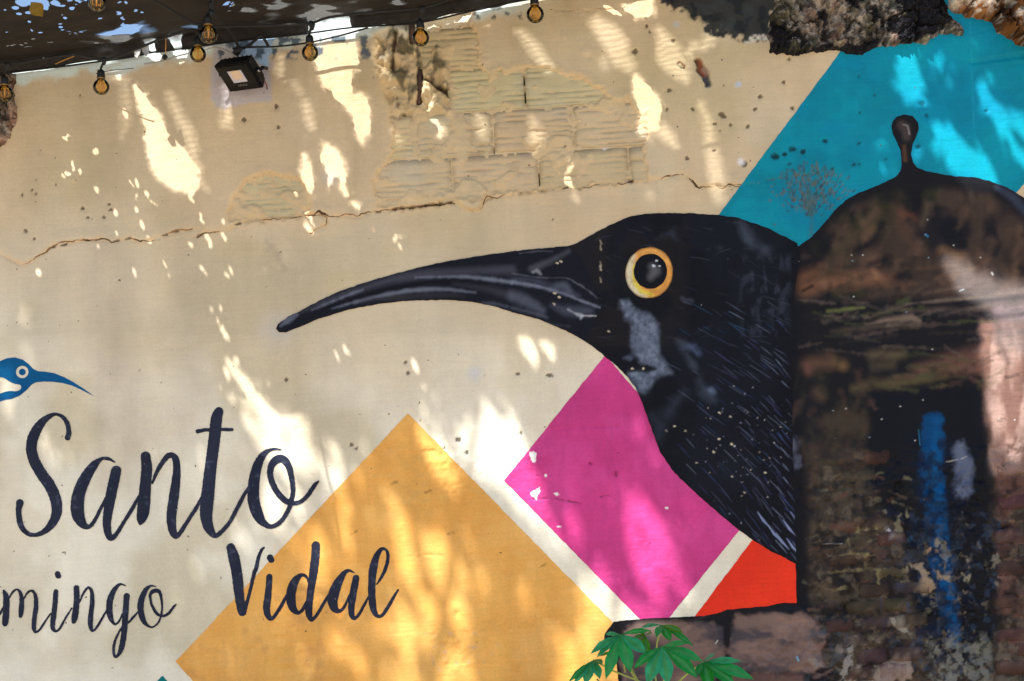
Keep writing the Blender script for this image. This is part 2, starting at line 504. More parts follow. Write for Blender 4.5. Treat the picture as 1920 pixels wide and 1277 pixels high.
for cx, cy, r in PITS:
    sl = WG.win(cx - 3 * r - 4, cy - 3 * r - 4, cx + 3 * r + 4, cy + 3 * r + 4)
    el = pr.uniform(.6, 1.3)
    d = np.hypot((PX[sl] - cx) * el, PY[sl] - cy) + min(2.6, r * .5) * jagf[sl]
    a = np.exp(-(d / r) ** 2)
    H[sl] -= .0045 * a * min(1, r / 4)
    pits[sl] = np.maximum(pits[sl], np.exp(-(np.hypot((PX[sl] - cx) * el, PY[sl] - cy + .2 * r) / (r * .8) + .35 * jagf[sl]) ** 4) * (0.5 + .5 * min(1, r / 6)))
# long hair cracks in the painted shapes
for pts in ([(1000, 936), (1040, 934), (1066, 940), (1090, 944)], [(1126, 931), (1140, 929), (1152, 935)], [(1040, 806), (1100, 800), (1180, 800)], [(770, 856), (800, 845), (850, 850)], [(745, 915), (775, 905), (800, 880)],
            [(781, 1048), (800, 1040), (830, 1043)], [(850, 910), (890, 905)], [(985, 1040), (1005, 1030)], [(1020, 240), (1060, 236), (1100, 238)], [(1030, 18), (1080, 22), (1150, 18), (1190, 2)], [(1890, 46), (1830, 62), (1815, 66)], [(1010, 386), (1040, 384)]):
    d = strokesdf(PX, PY, [(a, b, 1.6) for a, b in pts]) + 1.8 * jagf
    H -= .0025 * (1 - sstep(-1, 2, d))
# step in the wall top right
dS = strokesdf(PX, PY, [(1822, 117, 8), (1870, 110, 9), (1930, 101, 10)])
H -= .006 * (1 - sstep(-2, 2, dS))

def hs(x, z):
    """relief of the plaster at any point"""
    i = np.clip(np.searchsorted(WG.xs, x) - 1, 0, len(WG.xs) - 2)
    k = np.clip(np.searchsorted(WG.zs, z) - 1, 0, len(WG.zs) - 2)
    a = (x - WG.xs[i]) / (WG.xs[i + 1] - WG.xs[i]); b = (z - WG.zs[k]) / (WG.zs[k + 1] - WG.zs[k])
    a = np.clip(a, 0, 1); b = np.clip(b, 0, 1)
    return (H[k, i] * (1 - a) + H[k, i + 1] * a) * (1 - b) + (H[k + 1, i] * (1 - a) + H[k + 1, i + 1] * a) * b

# plaster colour
CREAM = S(192, 170, 137)
PALE = S(230, 208, 188)
WG.base(CREAM)
t = sstep(330, 900, PY + 90 * fbm(PX * .004, PY * .004, 61, 3) - .05 * PX)
WG.col = CREAM * (1 - t[..., None]) + PALE * t[..., None]
full = (-3000, -900, 5000, 3000)
WG.mottle(full, S(172, 156, 118), .5, .25, .4, .006, 62)
WG.mottle(full, S(194, 178, 150), .4, .3, .4, .009, 65)
WG.mottle((0, 130, 1500, 640), S(182, 168, 142), .4, .35, .3, .0035, 67)
# grey weathered runs under the crack
for (x, y0, y1, wd, al) in [(180, 470, 900, 50, .30), (240, 500, 1000, 70, .22), (205, 560, 700, 24, .28), (350, 520, 900, 60, .14), (620, 650, 900, 90, .12), (1100, 330, 420, 50, .15)]:
    WG.stroke([(x, y0, wd * .6), (x + 6, (y0 + y1) / 2, wd), (x + 12, y1, wd * .5)], S(172, 158, 144), al, 30, 14, 70, .02)
WG.mottle((560, 90, 700, 420), S(160, 140, 105), .3, .1, .4, .03, 71, ay=.1)
# older blue grey limewash left bare along the top, its strip paled with painted-in skylight
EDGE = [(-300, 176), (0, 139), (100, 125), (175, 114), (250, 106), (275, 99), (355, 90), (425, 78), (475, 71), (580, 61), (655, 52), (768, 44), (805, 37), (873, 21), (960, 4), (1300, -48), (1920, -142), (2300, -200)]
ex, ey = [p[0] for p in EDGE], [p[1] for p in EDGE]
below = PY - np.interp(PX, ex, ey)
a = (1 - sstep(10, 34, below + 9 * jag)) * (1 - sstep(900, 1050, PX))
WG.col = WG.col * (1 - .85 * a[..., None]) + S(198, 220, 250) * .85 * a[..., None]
WG.poly([(396, 88), (505, 80), (512, 190), (470, 192), (440, 200), (398, 205)], S(176, 168, 172), .9, 5, 6, 72)
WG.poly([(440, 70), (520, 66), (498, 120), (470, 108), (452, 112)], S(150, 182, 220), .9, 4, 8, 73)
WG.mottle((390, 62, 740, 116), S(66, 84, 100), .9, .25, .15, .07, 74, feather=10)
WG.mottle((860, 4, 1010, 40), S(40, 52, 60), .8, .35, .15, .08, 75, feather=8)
# bare weathered masonry hidden above the cloth
a = sstep(-6, -26, below + 8 * jag) * (1 - sstep(1000, 1150, PX))
WG.col = WG.col * (1 - .95 * a[..., None]) + S(70, 64, 58) * .95 * a[..., None]
# mould on the bare top of the wall
MOULD = [(1240, -60), (1246, 2), (1262, 16), (1284, 17), (1290, 30), (1312, 38), (1326, 56), (1350, 66), (1400, 72), (1446, 68), (1460, -60)]
WG.poly([(1400, 60), (1400, 78), (1450, 74), (1450, 60)], S(205, 200, 190), .7, 4, 5, 75)
WG.poly(MOULD, S(36, 40, 43), .97, 4, 9, 76, .09)
WG.mottle((1240, -60, 1450, 75), S(60, 67, 71), .3, .2, .3, .08, 77, inside=MOULD)
WG.mottle((1240, -60, 1450, 75), S(25, 28, 32), .7, .3, .3, .06, 78, inside=MOULD)
# dirty and fresh broken masonry
tan = S(192, 166, 124)
m3 = recess[..., None] * .5
WG.col = WG.col * (1 - m3) + tan * m3
l3 = (np.exp(-((np.minimum(dE, dE2) - 1) / 5.0) ** 2) * .38)[..., None]
WG.col = WG.col * (1 - l3) + S(214, 176, 122) * l3
mm = (mess * sstep(.0, .55, messn + .5 * jagf) * .0 + mess * sstep(-.05, .5, fbm(PX * .06, PY * .035, 81, 4)) * .85)[..., None]
WG.col = WG.col * (1 - mm) + S(78, 74, 58) * mm
for c, wd in ((CRACK1, 5), (CRACK2, 5), (CRACK3[:18], 5), (LOBE, 4)):
    WG.stroke([(a_, b_, wd + 1) for a_, b_ in c], S(208, 170, 118), .42, 5, 4, 82, .06)
for (a_, b_, wd) in [(120, 459, 5), (98, 464, 5), (330, 434, 5), (310, 441, 4), (375, 441, 4), (447, 421, 5), (1182, 341, 6), (1060, 353, 4), (710, 398, 3), (240, 448, 4), (218, 452, 4), (800, 385, 5), (842, 380, 5), (740, 391, 3)]:
    WG.stroke([(a_ - 5, b_ + 1, wd * .5), (a_ + 4, b_ - 1, wd)], S(40, 28, 20), .9, 1.5)
WG.stroke([(a_, b_, 2.2) for a_, b_ in CRACK3[17:]], S(130, 98, 66), .7, 1.3, 1.4, 84, .1)
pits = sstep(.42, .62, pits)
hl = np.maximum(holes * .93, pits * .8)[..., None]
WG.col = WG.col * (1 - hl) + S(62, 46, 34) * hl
WG.stroke([(1311, 113, 6), (1314, 126, 8), (1324, 140, 10)], S(140, 72, 46), .8, 3, 3, 85)
WG.stroke([(1320, 128, 8), (1328, 136, 8)], S(150, 130, 115), .8, 2)
WG.stroke([(1324, 146, 12), (1330, 160, 9)], S(70, 76, 84), .8, 2)
WG.stroke([(1274, 118, 7), (1281, 125, 8)], S(128, 70, 44), .8, 2)
# smoke, spray and scuffs
for (x, y, r_, c, al) in [(1385, 158, 5, (170, 178, 196), .8), (890, 700, 14, (180, 184, 196), .5), (520, 620, 40, (180, 182, 190), .25), (620, 330, 20, (176, 172, 176), .3), (1137, 285, 9, (180, 184, 200), .6), (1390, 304, 7, (215, 214, 218), .8), (1267, 45, 6, (176, 178, 180), .7)]:
    WG.stroke([(x, y, r_ * 1.6)], S(*c), al, r_ * .7, 3, 86)
WG.stroke([(500, 455, 8), (522, 480, 14), (535, 500, 10)], S(130, 118, 104), .35, 8, 6, 87, .1)

ZT = 3.40 + .5 * sstep(-1.15, -.7, X) + .03 * fbm(X * 3, X * 0, 88, 3)        # broken top line of the wall
Zc = np.minimum(Z, ZT)
idx = np.arange(X.size).reshape(X.shape)
quads = np.stack([idx[:-1, :-1], idx[:-1, 1:], idx[1:, 1:], idx[1:, :-1]], -1).reshape(-1, 4)
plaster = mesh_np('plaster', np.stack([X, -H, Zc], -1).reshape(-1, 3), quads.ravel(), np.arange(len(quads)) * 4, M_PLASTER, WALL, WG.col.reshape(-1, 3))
core_m = plain('rubble_core', (0.25, 0.2, 0.16), 0.95, nscale=12, bump=0.6)
def box_v(x0, x1, y0, y1, z0, z1):
    return [(x0, y0, z0), (x1, y0, z0), (x1, y1, z0), (x0, y1, z0), (x0, y0, z1), (x1, y0, z1), (x1, y1, z1), (x0, y1, z1)]
BOXF = [(0, 3, 2, 1), (4, 5, 6, 7), (0, 1, 5, 4), (1, 2, 6, 5), (2, 3, 7, 6), (3, 0, 4, 7)]
mesh_py('masonry_core', box_v(-7.0, 7.06, 0.09, 0.36, 0, 3.36), BOXF, core_m, WALL)

# open cracks: thin ragged breaks of the coat
def crack(pts, w0, w1, seed, label=None, al=.8):
    gg = Grid(np.arange(0, 1, 1), np.arange(0, 1, 1)) if False else subgrid(min(p[0] for p in pts) - 8, min(p[1] for p in pts) - 14, max(p[0] for p in pts) + 8, max(p[1] for p in pts) + 14, .002)
    jx, jy = fbm(gg.PX * .06, gg.PY * .06, seed, 4), fbm(gg.PX * .06 + 40, gg.PY * .06, seed + 7, 4)
    d = strokesdf(gg.PX + 3 * jx, gg.PY + 3.5 * jy, [(a, b, 0) for a, b in pts])
    wv_ = np.clip(w0 * .75 + w1 * fbm(gg.PX * .03, gg.PY * .03, seed + 11, 3), -1, 6)
    gg.base(S(132, 100, 70))
    gg.mottle((-500, -500, 2500, 2500), S(48, 36, 28), .75, .2, .3, .05, seed + 15)
    gg.mottle((-500, -500, 2500, 2500), S(176, 132, 84), .7, .25, .3, .04, seed + 18)
    f = d - wv_ * .5
    r = march(f)
    if r is None: return
    A, T, loops, starts = r
    x = at_nodes(gg.X, A, T); z = at_nodes(gg.Z, A, T)
    o = mesh_np('crack', np.stack([x, -(hs(x, z) + .0008), z], -1), loops, starts, M_PLASTER, WALL, at_nodes(gg.col, A, T))
    if label: o['label'] = label
crack(CRACK1, 1.4, 2.6, 701); crack(CRACK2, 1.1, 2.4, 711); crack(CRACK3[:18], 1.3, 2.8, 721); crack(LOBE, 1.0, 1.6, 731)
crack([(1310, 351), (1345, 346), (1356, 352), (1372, 346), (1410, 347), (1440, 338)], .9, 1.0, 741)
crack([(1030, 18), (1080, 22), (1150, 18), (1190, 2)], .8, 1.0, 751)
crack([(735, 392), (790, 387), (846, 380)], 3.2, 2.0, 761)

# ------------------------------------------------------------------ exposed clay blocks
zA, zB, zC = unproj(960, 205)[2], unproj(965, 286)[2], unproj(980, 362)[2]
pit_ = zA - zB
rows = [(zC, zB, [(690, 372), (850, 372), (1011, 330), (1180, 310), (1330, 300)]), (zB, zA, [(630, 270), (778, 262), (925, 250), (1075, 236), (1225, 220)]),
        (zA, zA + pit_, [(700, 190), (838, 178), (984, 168), (1140, 160), (1290, 150)]), (zA + pit_, zA + 2 * pit_, [(620, 110), (768, 100), (915, 90), (1060, 80)])]
def clay_block(x0, x1, z0, z1, seed):
    g = np.random.default_rng(seed)
    ncx, pitch = 17, 0.0215
    zz = [z0]
    k0 = z0 + 0.012
    kk = []
    while k0 < z1 - 0.014:
        kk.append(k0); k0 += pitch
    for q in kk:
        zz += [q - .0035, q - .0012, q + .0028, q + .0045]
    zz.append(z1)
    zz = np.array(zz); xx = np.linspace(x0, x1, ncx)
    XX, ZZ = np.meshgrid(xx, zz)
    D = np.full(XX.shape, -0.0045)
    for j, q in enumerate(kk):
        run = sstep(-.35, .15, fbm(xx * 14 + seed, np.full(ncx, q * 91.0), 90, 2)) * g.uniform(.45, 1.0)
        for r_ in (1, 2):
            D[1 + j * 4 + r_] -= 0.0046 * run
    D += 0.0016 * fbm(XX * 22, ZZ * 30, 92, 3)
    D[:, 0] -= .0035; D[:, -1] -= .0035; D[0] -= .0035; D[-1] -= .0035
    D -= .004 * sstep(.45, .9, fbm(XX * 7, ZZ * 9, 97, 3))
    ZZ = ZZ + 0.0022 * fbm(XX * 12, ZZ * 12, 93, 2)
    c = np.empty(XX.shape + (3,)); c[:] = S(*(186 + g.uniform(-3, 3), 168 + g.uniform(-3, 3), 132 + g.uniform(-3, 3)))
    gr = sstep(-.006, -.010, D)[..., None] * .35
    c = c * (1 - gr) + S(120, 98, 66) * gr
    n = sstep(.25, .7, fbm(XX * 9, ZZ * 9, 94, 3))[..., None] * .25
    c = c * (1 - n) + S(176, 172, 158) * n
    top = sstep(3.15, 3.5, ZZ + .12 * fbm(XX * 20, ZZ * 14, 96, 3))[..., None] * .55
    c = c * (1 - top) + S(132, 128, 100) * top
    nr = len(zz)
    v = np.stack([XX, -D, ZZ], -1).reshape(-1, 3)
    ring = [i for i in range(ncx)] + [r_ * ncx + ncx - 1 for r_ in range(1, nr)] + [(nr - 1) * ncx + i for i in range(ncx - 2, -1, -1)] + [r_ * ncx for r_ in range(nr - 2, 0, -1)]
    back = v[ring].copy(); back[:, 1] += .035
    V = np.concatenate([v, back]); C_ = np.concatenate([c.reshape(-1, 3), c.reshape(-1, 3)[ring] * .6])
    ii = np.arange(nr * ncx).reshape(nr, ncx)
    f = np.stack([ii[:-1, :-1], ii[:-1, 1:], ii[1:, 1:], ii[1:, :-1]], -1).reshape(-1, 4)
    b0 = nr * ncx; m = len(ring)
    sd_ = np.array([[ring[(i + 1) % m], ring[i], b0 + i, b0 + (i + 1) % m] for i in range(m)])
    f = np.concatenate([f, sd_])
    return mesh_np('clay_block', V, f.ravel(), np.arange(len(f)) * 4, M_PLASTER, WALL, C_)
sd0 = 3
for z0, z1, ed in rows:
    xsb = [unproj(a_, b_)[0] for a_, b_ in ed]
    for xa, xb in zip(xsb[:-1], xsb[1:]):
        if z0 > zA - .01 and xa < unproj(770, 150)[0]: continue
        clay_block(xa + .003, xb - .003, z0 + .0035, z1 - .003, sd0); sd0 += 1
zD = unproj(505, 408)[2]
xs2 = [unproj(a_, 380)[0] for a_ in (415, 594)]
clay_block(xs2[0], xs2[1], zD - .002, zD + pit_ * 1.06, 77)
# rusted reinforcement left in the break
rust = plain('rusty_iron', (0.09, 0.055, 0.04), 0.85, nscale=60, noise=.5, bump=.5)
def tube(name, pts, r, mat, parent=None, seg=8, cap=True, label=None, radii=None):
    P = [np.array(p, float) for p in pts]
    V, Fc = [], []
    prev = None
    for i, p in enumerate(P):
        t_ = P[min(i + 1, len(P) - 1)] - P[max(i - 1, 0)]
        t_ = t_ / (np.linalg.norm(t_) + 1e-12)
        if prev is None:
            a_ = np.array([0, 0, 1.0]) if abs(t_[2]) < .9 else np.array([1.0, 0, 0])
            n1 = np.cross(t_, a_)
        else:
            n1 = prev - t_ * np.dot(prev, t_)
        n1 /= np.linalg.norm(n1) + 1e-12
        prev = n1
        n2 = np.cross(t_, n1)
        rr = radii[i] if radii else r
        for k in range(seg):
            an = 2 * math.pi * k / seg
            V.append(p + rr * (math.cos(an) * n1 + math.sin(an) * n2))
    for i in range(len(P) - 1):
        for k in range(seg):
            Fc.append((i * seg + k, i * seg + (k + 1) % seg, (i + 1) * seg + (k + 1) % seg, (i + 1) * seg + k))
    if cap:
        Fc.append(tuple(range(seg))[::-1]); Fc.append(tuple((len(P) - 1) * seg + k for k in range(seg)))
    o = mesh_py(name, V, Fc, mat, parent, True)
    if label: o['label'] = label
    return o
a_, b_ = unproj(787, 130, .0), unproj(786, 196, .0)
tube('rusty_bar', [a_ + (0, .002, 0), (a_ + b_) / 2 + np.array([.002, -.004, 0]), b_ + (0, .004, 0)], .0085, rust, WALL)
a_, b_ = unproj(771, 38, -.004), unproj(775, 84, -.004)
tube('wooden_stub', [a_, b_], .011, rust, WALL, 6)

# ------------------------------------------------------------------ painted sheets that follow the relief
def sheet(name, g, f, off, mat, parent, label=None, wav=True):
    if wav:
        f = f + 0.7 * fbm(g.PX * .11, g.PY * .11, 140, 2) * 0.8
    r = march(f)
    A, T, loops, starts = r
    x = at_nodes(g.X, A, T); z = at_nodes(g.Z, A, T)
    h = hs(x, z)
    c = at_nodes(g.col, A, T)
    o = mesh_np(name, np.stack([x, -(h + off), z], -1), loops, starts, mat, parent, c)
    if label: o['label'] = label
    return o

def poly_sheet(name, poly, c, off, mat, label, step=.005, wear=None, marks=()):
    g = subgrid(min(p[0] for p in poly) - 8, min(p[1] for p in poly) - 8, max(p[0] for p in poly) + 8, max(p[1] for p in poly) + 8, step)
    g.base(c)
    if wear: wear(g)
    # holes of the plaster show through the paint
    hp = pits_at(g)
    g.col = g.col * (1 - hp[..., None]) + g.col * .25 * hp[..., None]
    return sheet(name, g, polysdf(g.PX, g.PY, poly), off, mat, WALL, label)

def wsample(arr, x, z):
    i = np.clip(np.searchsorted(WG.xs, x) - 1, 0, len(WG.xs) - 2)
    k = np.clip(np.searchsorted(WG.zs, z) - 1, 0, len(WG.zs) - 2)
    a_ = np.clip((x - WG.xs[i]) / (WG.xs[i + 1] - WG.xs[i]), 0, 1); b_ = np.clip((z - WG.zs[k]) / (WG.zs[k + 1] - WG.zs[k]), 0, 1)
    return (arr[k, i] * (1 - a_) + arr[k, i + 1] * a_) * (1 - b_) + (arr[k + 1, i] * (1 - a_) + arr[k + 1, i + 1] * a_) * b_
def pits_at(g):
    return np.maximum(wsample(pits, g.X, g.Z) * .7, wsample(holes, g.X, g.Z) * .9)

def w_teal(g):
    g.mottle((1300, 60, 2000, 480), S(0, 138, 150), .5, .1, .5, .01, 101)
    g.mottle((1300, 60, 2000, 480), S(0, 104, 124), .4, .2, .4, .02, 104)
    rr = random.Random(3)
    for _ in range(420):
        th = rr.gauss(0, .55); d = rr.uniform(0, 1) ** .7 * 95
        x, y = 1521 + math.sin(th) * d + rr.gauss(0, 5), 405 - math.cos(th) * d + rr.gauss(0, 4)
        l = rr.uniform(2, 7); a2 = th * .8 + rr.gauss(0, .25)
        g.stroke([(x, y, rr.uniform(1.6, 4.4)), (x + math.sin(a2) * l, y - math.cos(a2) * l, rr.uniform(.6, 2))], S(*rr.choice([(70, 84, 84), (52, 66, 72), (92, 90, 78)])), .85, 1.3)
    g.stroke([(1521, 440, 5), (1522, 400, 9), (1517, 372, 12), (1516, 350, 8)], S(56, 96, 104), .6, 5, 3, 102, .1)
    for (x, y, r_) in [(1486, 281, 9), (1472, 290, 8), (1453, 295, 12), (1505, 285, 8), (1547, 266, 8), (1560, 318, 6), (1480, 308, 5), (1600, 310, 5), (1610, 270, 5), (1660, 300, 5), (1640, 180, 4), (1540, 350, 5)]:
        g.stroke([(x - r_ * .4, y, r_ * .5), (x + r_ * .3, y - 1, r_ * .8)], S(18, 40, 46), .8, 2.2, 2, 103, .2)
    g.stroke([(a_, b_, 2) for a_, b_ in CRACK3[-3:]], S(60, 84, 80), .7, 1.2, 1.5, 84, .1)
    g.stroke([(1818, 40, 3), (1822, 120, 3), (1826, 240, 3)], S(20, 140, 160), .5, 2)
TEAL = [(1640, 8), (1573, 101), (1347, 404), (1420, 500), (1560, 520), (1760, 470), (1895, 370), (1907, 359), (1990, 262), (1990, -60)]
poly_sheet('teal_shape', TEAL, S(0, 120, 146), .0010, M_PAINT, 'turquoise painted diamond behind the bird crown and the domed tower', wear=w_teal)

def w_pink(g):
    g.mottle((900, 640, 1420, 1180), S(170, 50, 108), .5, .15, .5, .012, 111)
    g.mottle((900, 640, 1420, 1180), S(196, 70, 136), .35, .2, .4, .02, 114)
    g.mottle((900, 640, 1420, 1180), S(156, 46, 102), .2, .4, .4, .05, 117, 4, 1.5, .5)
    for p in ([(993, 848), (1000, 846), (1006, 850), (1005, 860), (1003, 867), (998, 867), (994, 858)], [(1001, 920), (1012, 914), (1013, 922), (1008, 929), (1006, 936), (997, 930), (994, 924)], [(1038, 925), (1044, 922), (1049, 928), (1044, 931)], [(1021, 890), (1026, 889), (1025, 895), (1021, 894)], [(1247, 952), (1253, 951), (1252, 955), (1248, 955)], [(1044, 987), (1052, 986), (1052, 989), (1045, 989)]):
        g.poly(p, S(222, 216, 208), .97, .9, 1.2, 112, .3)
    for pts in ([(1000, 936), (1040, 934), (1066, 940), (1090, 944)], [(1126, 931), (1140, 929), (1152, 935)]):
        g.stroke([(a_, b_, 1.8) for a_, b_ in pts], S(90, 40, 60), .7, 1.2, 1.6, 113, .15)
poly_sheet('pink_shape', [(1135, 666), (945, 901), (1210, 1172), (1244, 1172), (1386, 994), (1330, 900), (1250, 800)], S(186, 56, 118), .0010, M_PAINT, 'magenta painted diamond under the throat of the bird', step=.0025, wear=w_pink)

def w_orange(g):
    g.mottle((300, 760, 1200, 1900), S(208, 144, 68), .5, .15, .5, .008, 121)
    g.mottle((300, 760, 1200, 1900), S(214, 166, 96), .35, .25, .4, .016, 122)
    g.mottle((300, 760, 1200, 1900), S(200, 134, 58), .15, .35, .4, .03, 129, 4, 1.6, .6)
    g.mottle((300, 760, 1200, 1900), S(222, 170, 100), .2, .4, .4, .06, 132, 4, .5, 1.4)
    g.mottle((330, 1080, 620, 1300), S(170, 122, 80), .3, .5, .3, .05, 123)
    g.mottle((780, 1170, 940, 1270), S(176, 150, 130), .4, .7, .15, .09, 124)
    for (x, y) in [(664, 1000), (700, 1130), (845, 1000), (1020, 1060), (740, 905), (803, 922)]:
        g.stroke([(x - 6, y + 2, 2), (x + 4, y - 2, 4)], S(120, 84, 40), .7, 2, 2, 125, .2)
ORANGE = [(765, 775), (330, 1240), (560, 1500), (745, 1700), (1000, 1480), (1240, 1260)]
poly_sheet('orange_shape', ORANGE, S(222, 160, 82), .0010, M_PAINT, 'golden orange painted diamond behind the word Vidal', wear=w_orange)
poly_sheet('red_shape', [(1411, 1012), (1296, 1165), (1350, 1165), (1500, 1140), (1500, 1040)], S(222, 50, 26), .0010, M_PAINT, 'vermilion painted corner between bird breast and painted stone ledge',
           wear=lambda g: g.mottle((1280, 1000, 1510, 1180), S(204, 40, 22), .5, .1, .5, .015, 127))
poly_sheet('green_shape', [(305, 1266), (120, 1470), (305, 1660), (480, 1460)], S(0, 104, 104), .0010, M_PAINT, 'dark green painted diamond tip at the foot of the picture below mingo')
# ------------------------------------------------------------------ painted tower
def Zm(x0, y0, k=3.992):
    return lambda pts: [(x0 + p[0] / k, y0 + p[1] / k) + ((p[2] / k,) if len(p) > 2 else ()) for p in pts]
r13, r03, r33, r23 = Zm(1440, 320), Zm(0, 320), Zm(1440, 957), Zm(1440, 640)
q5 = Zm(1460, 440, 3.991)
TOWER = [(1478, 470), (1501, 459), (1523, 443), (1548, 415), (1565, 395), (1585, 376), (1610, 362), (1640, 350), (1665, 339), (1680, 331), (1688, 321), (1690.5, 310), (1690, 296), (1688, 282), (1681, 266), (1673, 249), (1671, 238), (1673, 229), (1681, 219),
         (1695, 215), (1711, 218), (1721, 231), (1722, 243), (1719, 254), (1711, 270), (1708, 288), (1711, 304), (1719, 314), (1735, 321), (1760, 326), (1790, 331), (1823, 332), (1853, 339), (1888, 352), (1920, 372), (1950, 400), (1975, 440), (1985, 700), (1990, 1200), (1995, 1400), (1160, 1400),
         (1160, 1277), (1157, 1250), (1154, 1236), (1134, 1202), (1133, 1190), (1151, 1166), (1206, 1160), (1260, 1158), (1300, 1156), (1322, 1155), (1345, 1150), (1364, 1143), (1400, 1140), (1440, 1136), (1468, 1130), (1494, 1131), (1492, 1058), (1470, 1020), (1460, 800)]
g = subgrid(1120, 205, 1990, 1390, .003)
DK = S(22, 21, 25)
g.base(DK)
DOME = [(1478, 575), (1500, 520), (1530, 450), (1570, 410), (1620, 378), (1690, 355), (1790, 355), (1860, 372), (1915, 410), (1950, 470), (1950, 545), (1700, 560)]
for (c, al, thr, wd, sc_, sd_) in [((58, 46, 40), .95, .0, .4, .012, 201), ((84, 64, 52), .6, .3, .4, .016, 204), ((54, 52, 32), .6, .35, .35, .014, 207), ((18, 19, 26), .85, .25, .3, .013, 209), ((84, 66, 54), .35, .4, .4, .03, 212)]:
    g.mottle((1470, 330, 1960, 575), S(*c), al, thr, wd, sc_, sd_, 4, .9, .7, DOME, 26)
for pts in [[(1545, 470, 20), (1575, 435, 16), (1600, 400, 10)], [(1600, 470, 24), (1640, 452, 18), (1655, 420, 10)], [(1640, 500, 26), (1660, 490, 30)], [(1780, 430, 40), (1800, 460, 30)], [(1855, 420, 26), (1860, 470, 22)], [(1700, 520, 30), (1650, 530, 20)]]:
    g.stroke(pts, S(16, 17, 24), .85, 9, 5, 215, .05)
for pts, c in [([(1620, 420, 16), (1645, 395, 12)], (112, 84, 66)), ([(1680, 390, 20), (1700, 440, 26), (1720, 470, 20)], (100, 74, 60)), ([(1690, 400, 10), (1715, 410, 12)], (128, 80, 58)), ([(1740, 385, 10), (1728, 420, 12)], (110, 92, 74)), ([(1765, 470, 12), (1795, 478, 8)], (150, 112, 84)), ([(1780, 490, 30), (1815, 500, 30)], (128, 104, 88)), ([(1900, 440, 40), (1910, 480, 30)], (92, 70, 58))]:
    g.stroke(pts, S(*[q * .74 for q in c]), .7, 10, 4, 216, .05)
g.stroke(q5([(60, 500, 60), (110, 400, 90), (200, 350, 120), (260, 280, 80)]), S(92, 62, 44), .85, 14, 5, 217, .04)
g.stroke(q5([(200, 390, 100), (400, 350, 120), (560, 340, 110), (700, 310, 110), (820, 345, 70)]), S(108, 74, 54), .8, 14, 5, 218, .04)
for x, y, rr_ in [(340, 370, 60), (420, 370, 40), (570, 330, 50), (710, 290, 60)]:
    g.stroke(q5([(x, y, rr_)]), S(128, 92, 70), .6, 8)
g.stroke(q5([(180, 420, 20), (250, 385, 26)]), S(30, 22, 18), .9, 4)
g.stroke(q5([(0, 100, 90), (60, 130, 80), (30, 220, 50)]), S(96, 102, 116), .7, 10, 8, 219, .09)
for pts, c, al, sf in [([(370, 575, 8), (500, 560, 14), (640, 545, 8)], (104, 120, 62), .9, 2.5), ([(900, 510, 36), (970, 495, 30)], (76, 98, 44), .7, 5), ([(960, 520, 16), (1200, 495, 26), (1400, 480, 26), (1836, 425, 36)], (128, 110, 96), .8, 3.5),
                       ([(1000, 548, 20), (1300, 520, 20), (1836, 468, 22)], (16, 18, 26), .9, 3), ([(820, 545, 20), (1000, 570, 26), (1400, 560, 34), (1836, 515, 44)], (108, 90, 80), .7, 5),
                       ([(660, 672, 10), (800, 640, 40), (1000, 620, 50), (1050, 650, 40)], (138, 114, 100), .85, 4), ([(500, 668, 10), (650, 660, 14)], (98, 108, 56), .8, 2.5), ([(400, 725, 30), (700, 690, 40), (1040, 670, 34)], (84, 72, 60), .8, 5), ([(1000, 690, 14), (1350, 665, 14)], (110, 90, 78), .5, 3),
                       ([(1640, 560, 60), (1836, 545, 60)], (176, 160, 150), .6, 6), ([(1600, 640, 16), (1836, 600, 16)], (24, 26, 40), .8, 3), ([(1640, 655, 20), (1836, 625, 20)], (170, 160, 156), .7, 4),
                       ([(150, 980, 50), (250, 970, 90), (400, 960, 90), (490, 975, 50)], (102, 74, 56), .85, 10), ([(420, 960, 50), (480, 985, 50)], (128, 102, 62), .7, 8), ([(220, 1020, 60), (200, 990, 40)], (120, 80, 70), .6, 8), ([(300, 1050, 80), (350, 1180, 60)], (40, 44, 34), .7, 9),
                       ([(700, 900, 60), (800, 895, 90), (930, 900, 50)], (104, 98, 66), .8, 9), ([(720, 980, 50), (850, 975, 40)], (92, 88, 58), .7, 8), ([(1050, 1000, 60), (1300, 960, 150), (1560, 930, 220)], (112, 78, 66), .85, 12), ([(1080, 1010, 40), (1300, 1010, 60), (1580, 990, 60)], (132, 92, 74), .6, 9),
                       ([(560, 1150, 50), (700, 1120, 60), (900, 1110, 50), (1250, 1060, 36)], (98, 94, 58), .85, 8), ([(280, 1170, 60), (330, 1220, 50)], (108, 84, 66), .6, 9)]:
    c = (c[0], c[1] * (.9 if c[1] > c[0] * .9 else 1), c[2])
    g.stroke(q5(pts), S(*[q * .82 for q in c]), al, sf * 1.4, 3, 220, .04)
BODY = [(1500, 840), (1500, 1140), (1560, 1300), (1990, 1300), (1990, 840), (1870, 900), (1640, 850)]
for (c, al, thr, wd, sc_, sd_) in [((62, 53, 45), .95, -.25, .4, .012, 231), ((84, 64, 54), .6, .15, .4, .02, 234), ((78, 68, 52), .5, .4, .35, .022, 237), ((24, 22, 26), .75, .15, .35, .026, 239), ((98, 86, 72), .45, .4, .25, .07, 242)]:
    g.mottle((1490, 700, 1990, 1330), S(*c), al, thr, wd, sc_, sd_, 5, .8, 1.1, BODY, 50)
g.mottle((1500, 690, 1640, 860), S(72, 60, 46), .6, .1, .4, .015, 243)
g.poly([(1838, 600), (1990, 590), (1990, 900), (1868, 900), (1845, 760)], S(118, 88, 78), .85, 9, 6, 244)
g.mottle((1840, 590, 1990, 900), S(176, 148, 136), .5, .2, .4, .02, 245, 4, 1.5, .6)
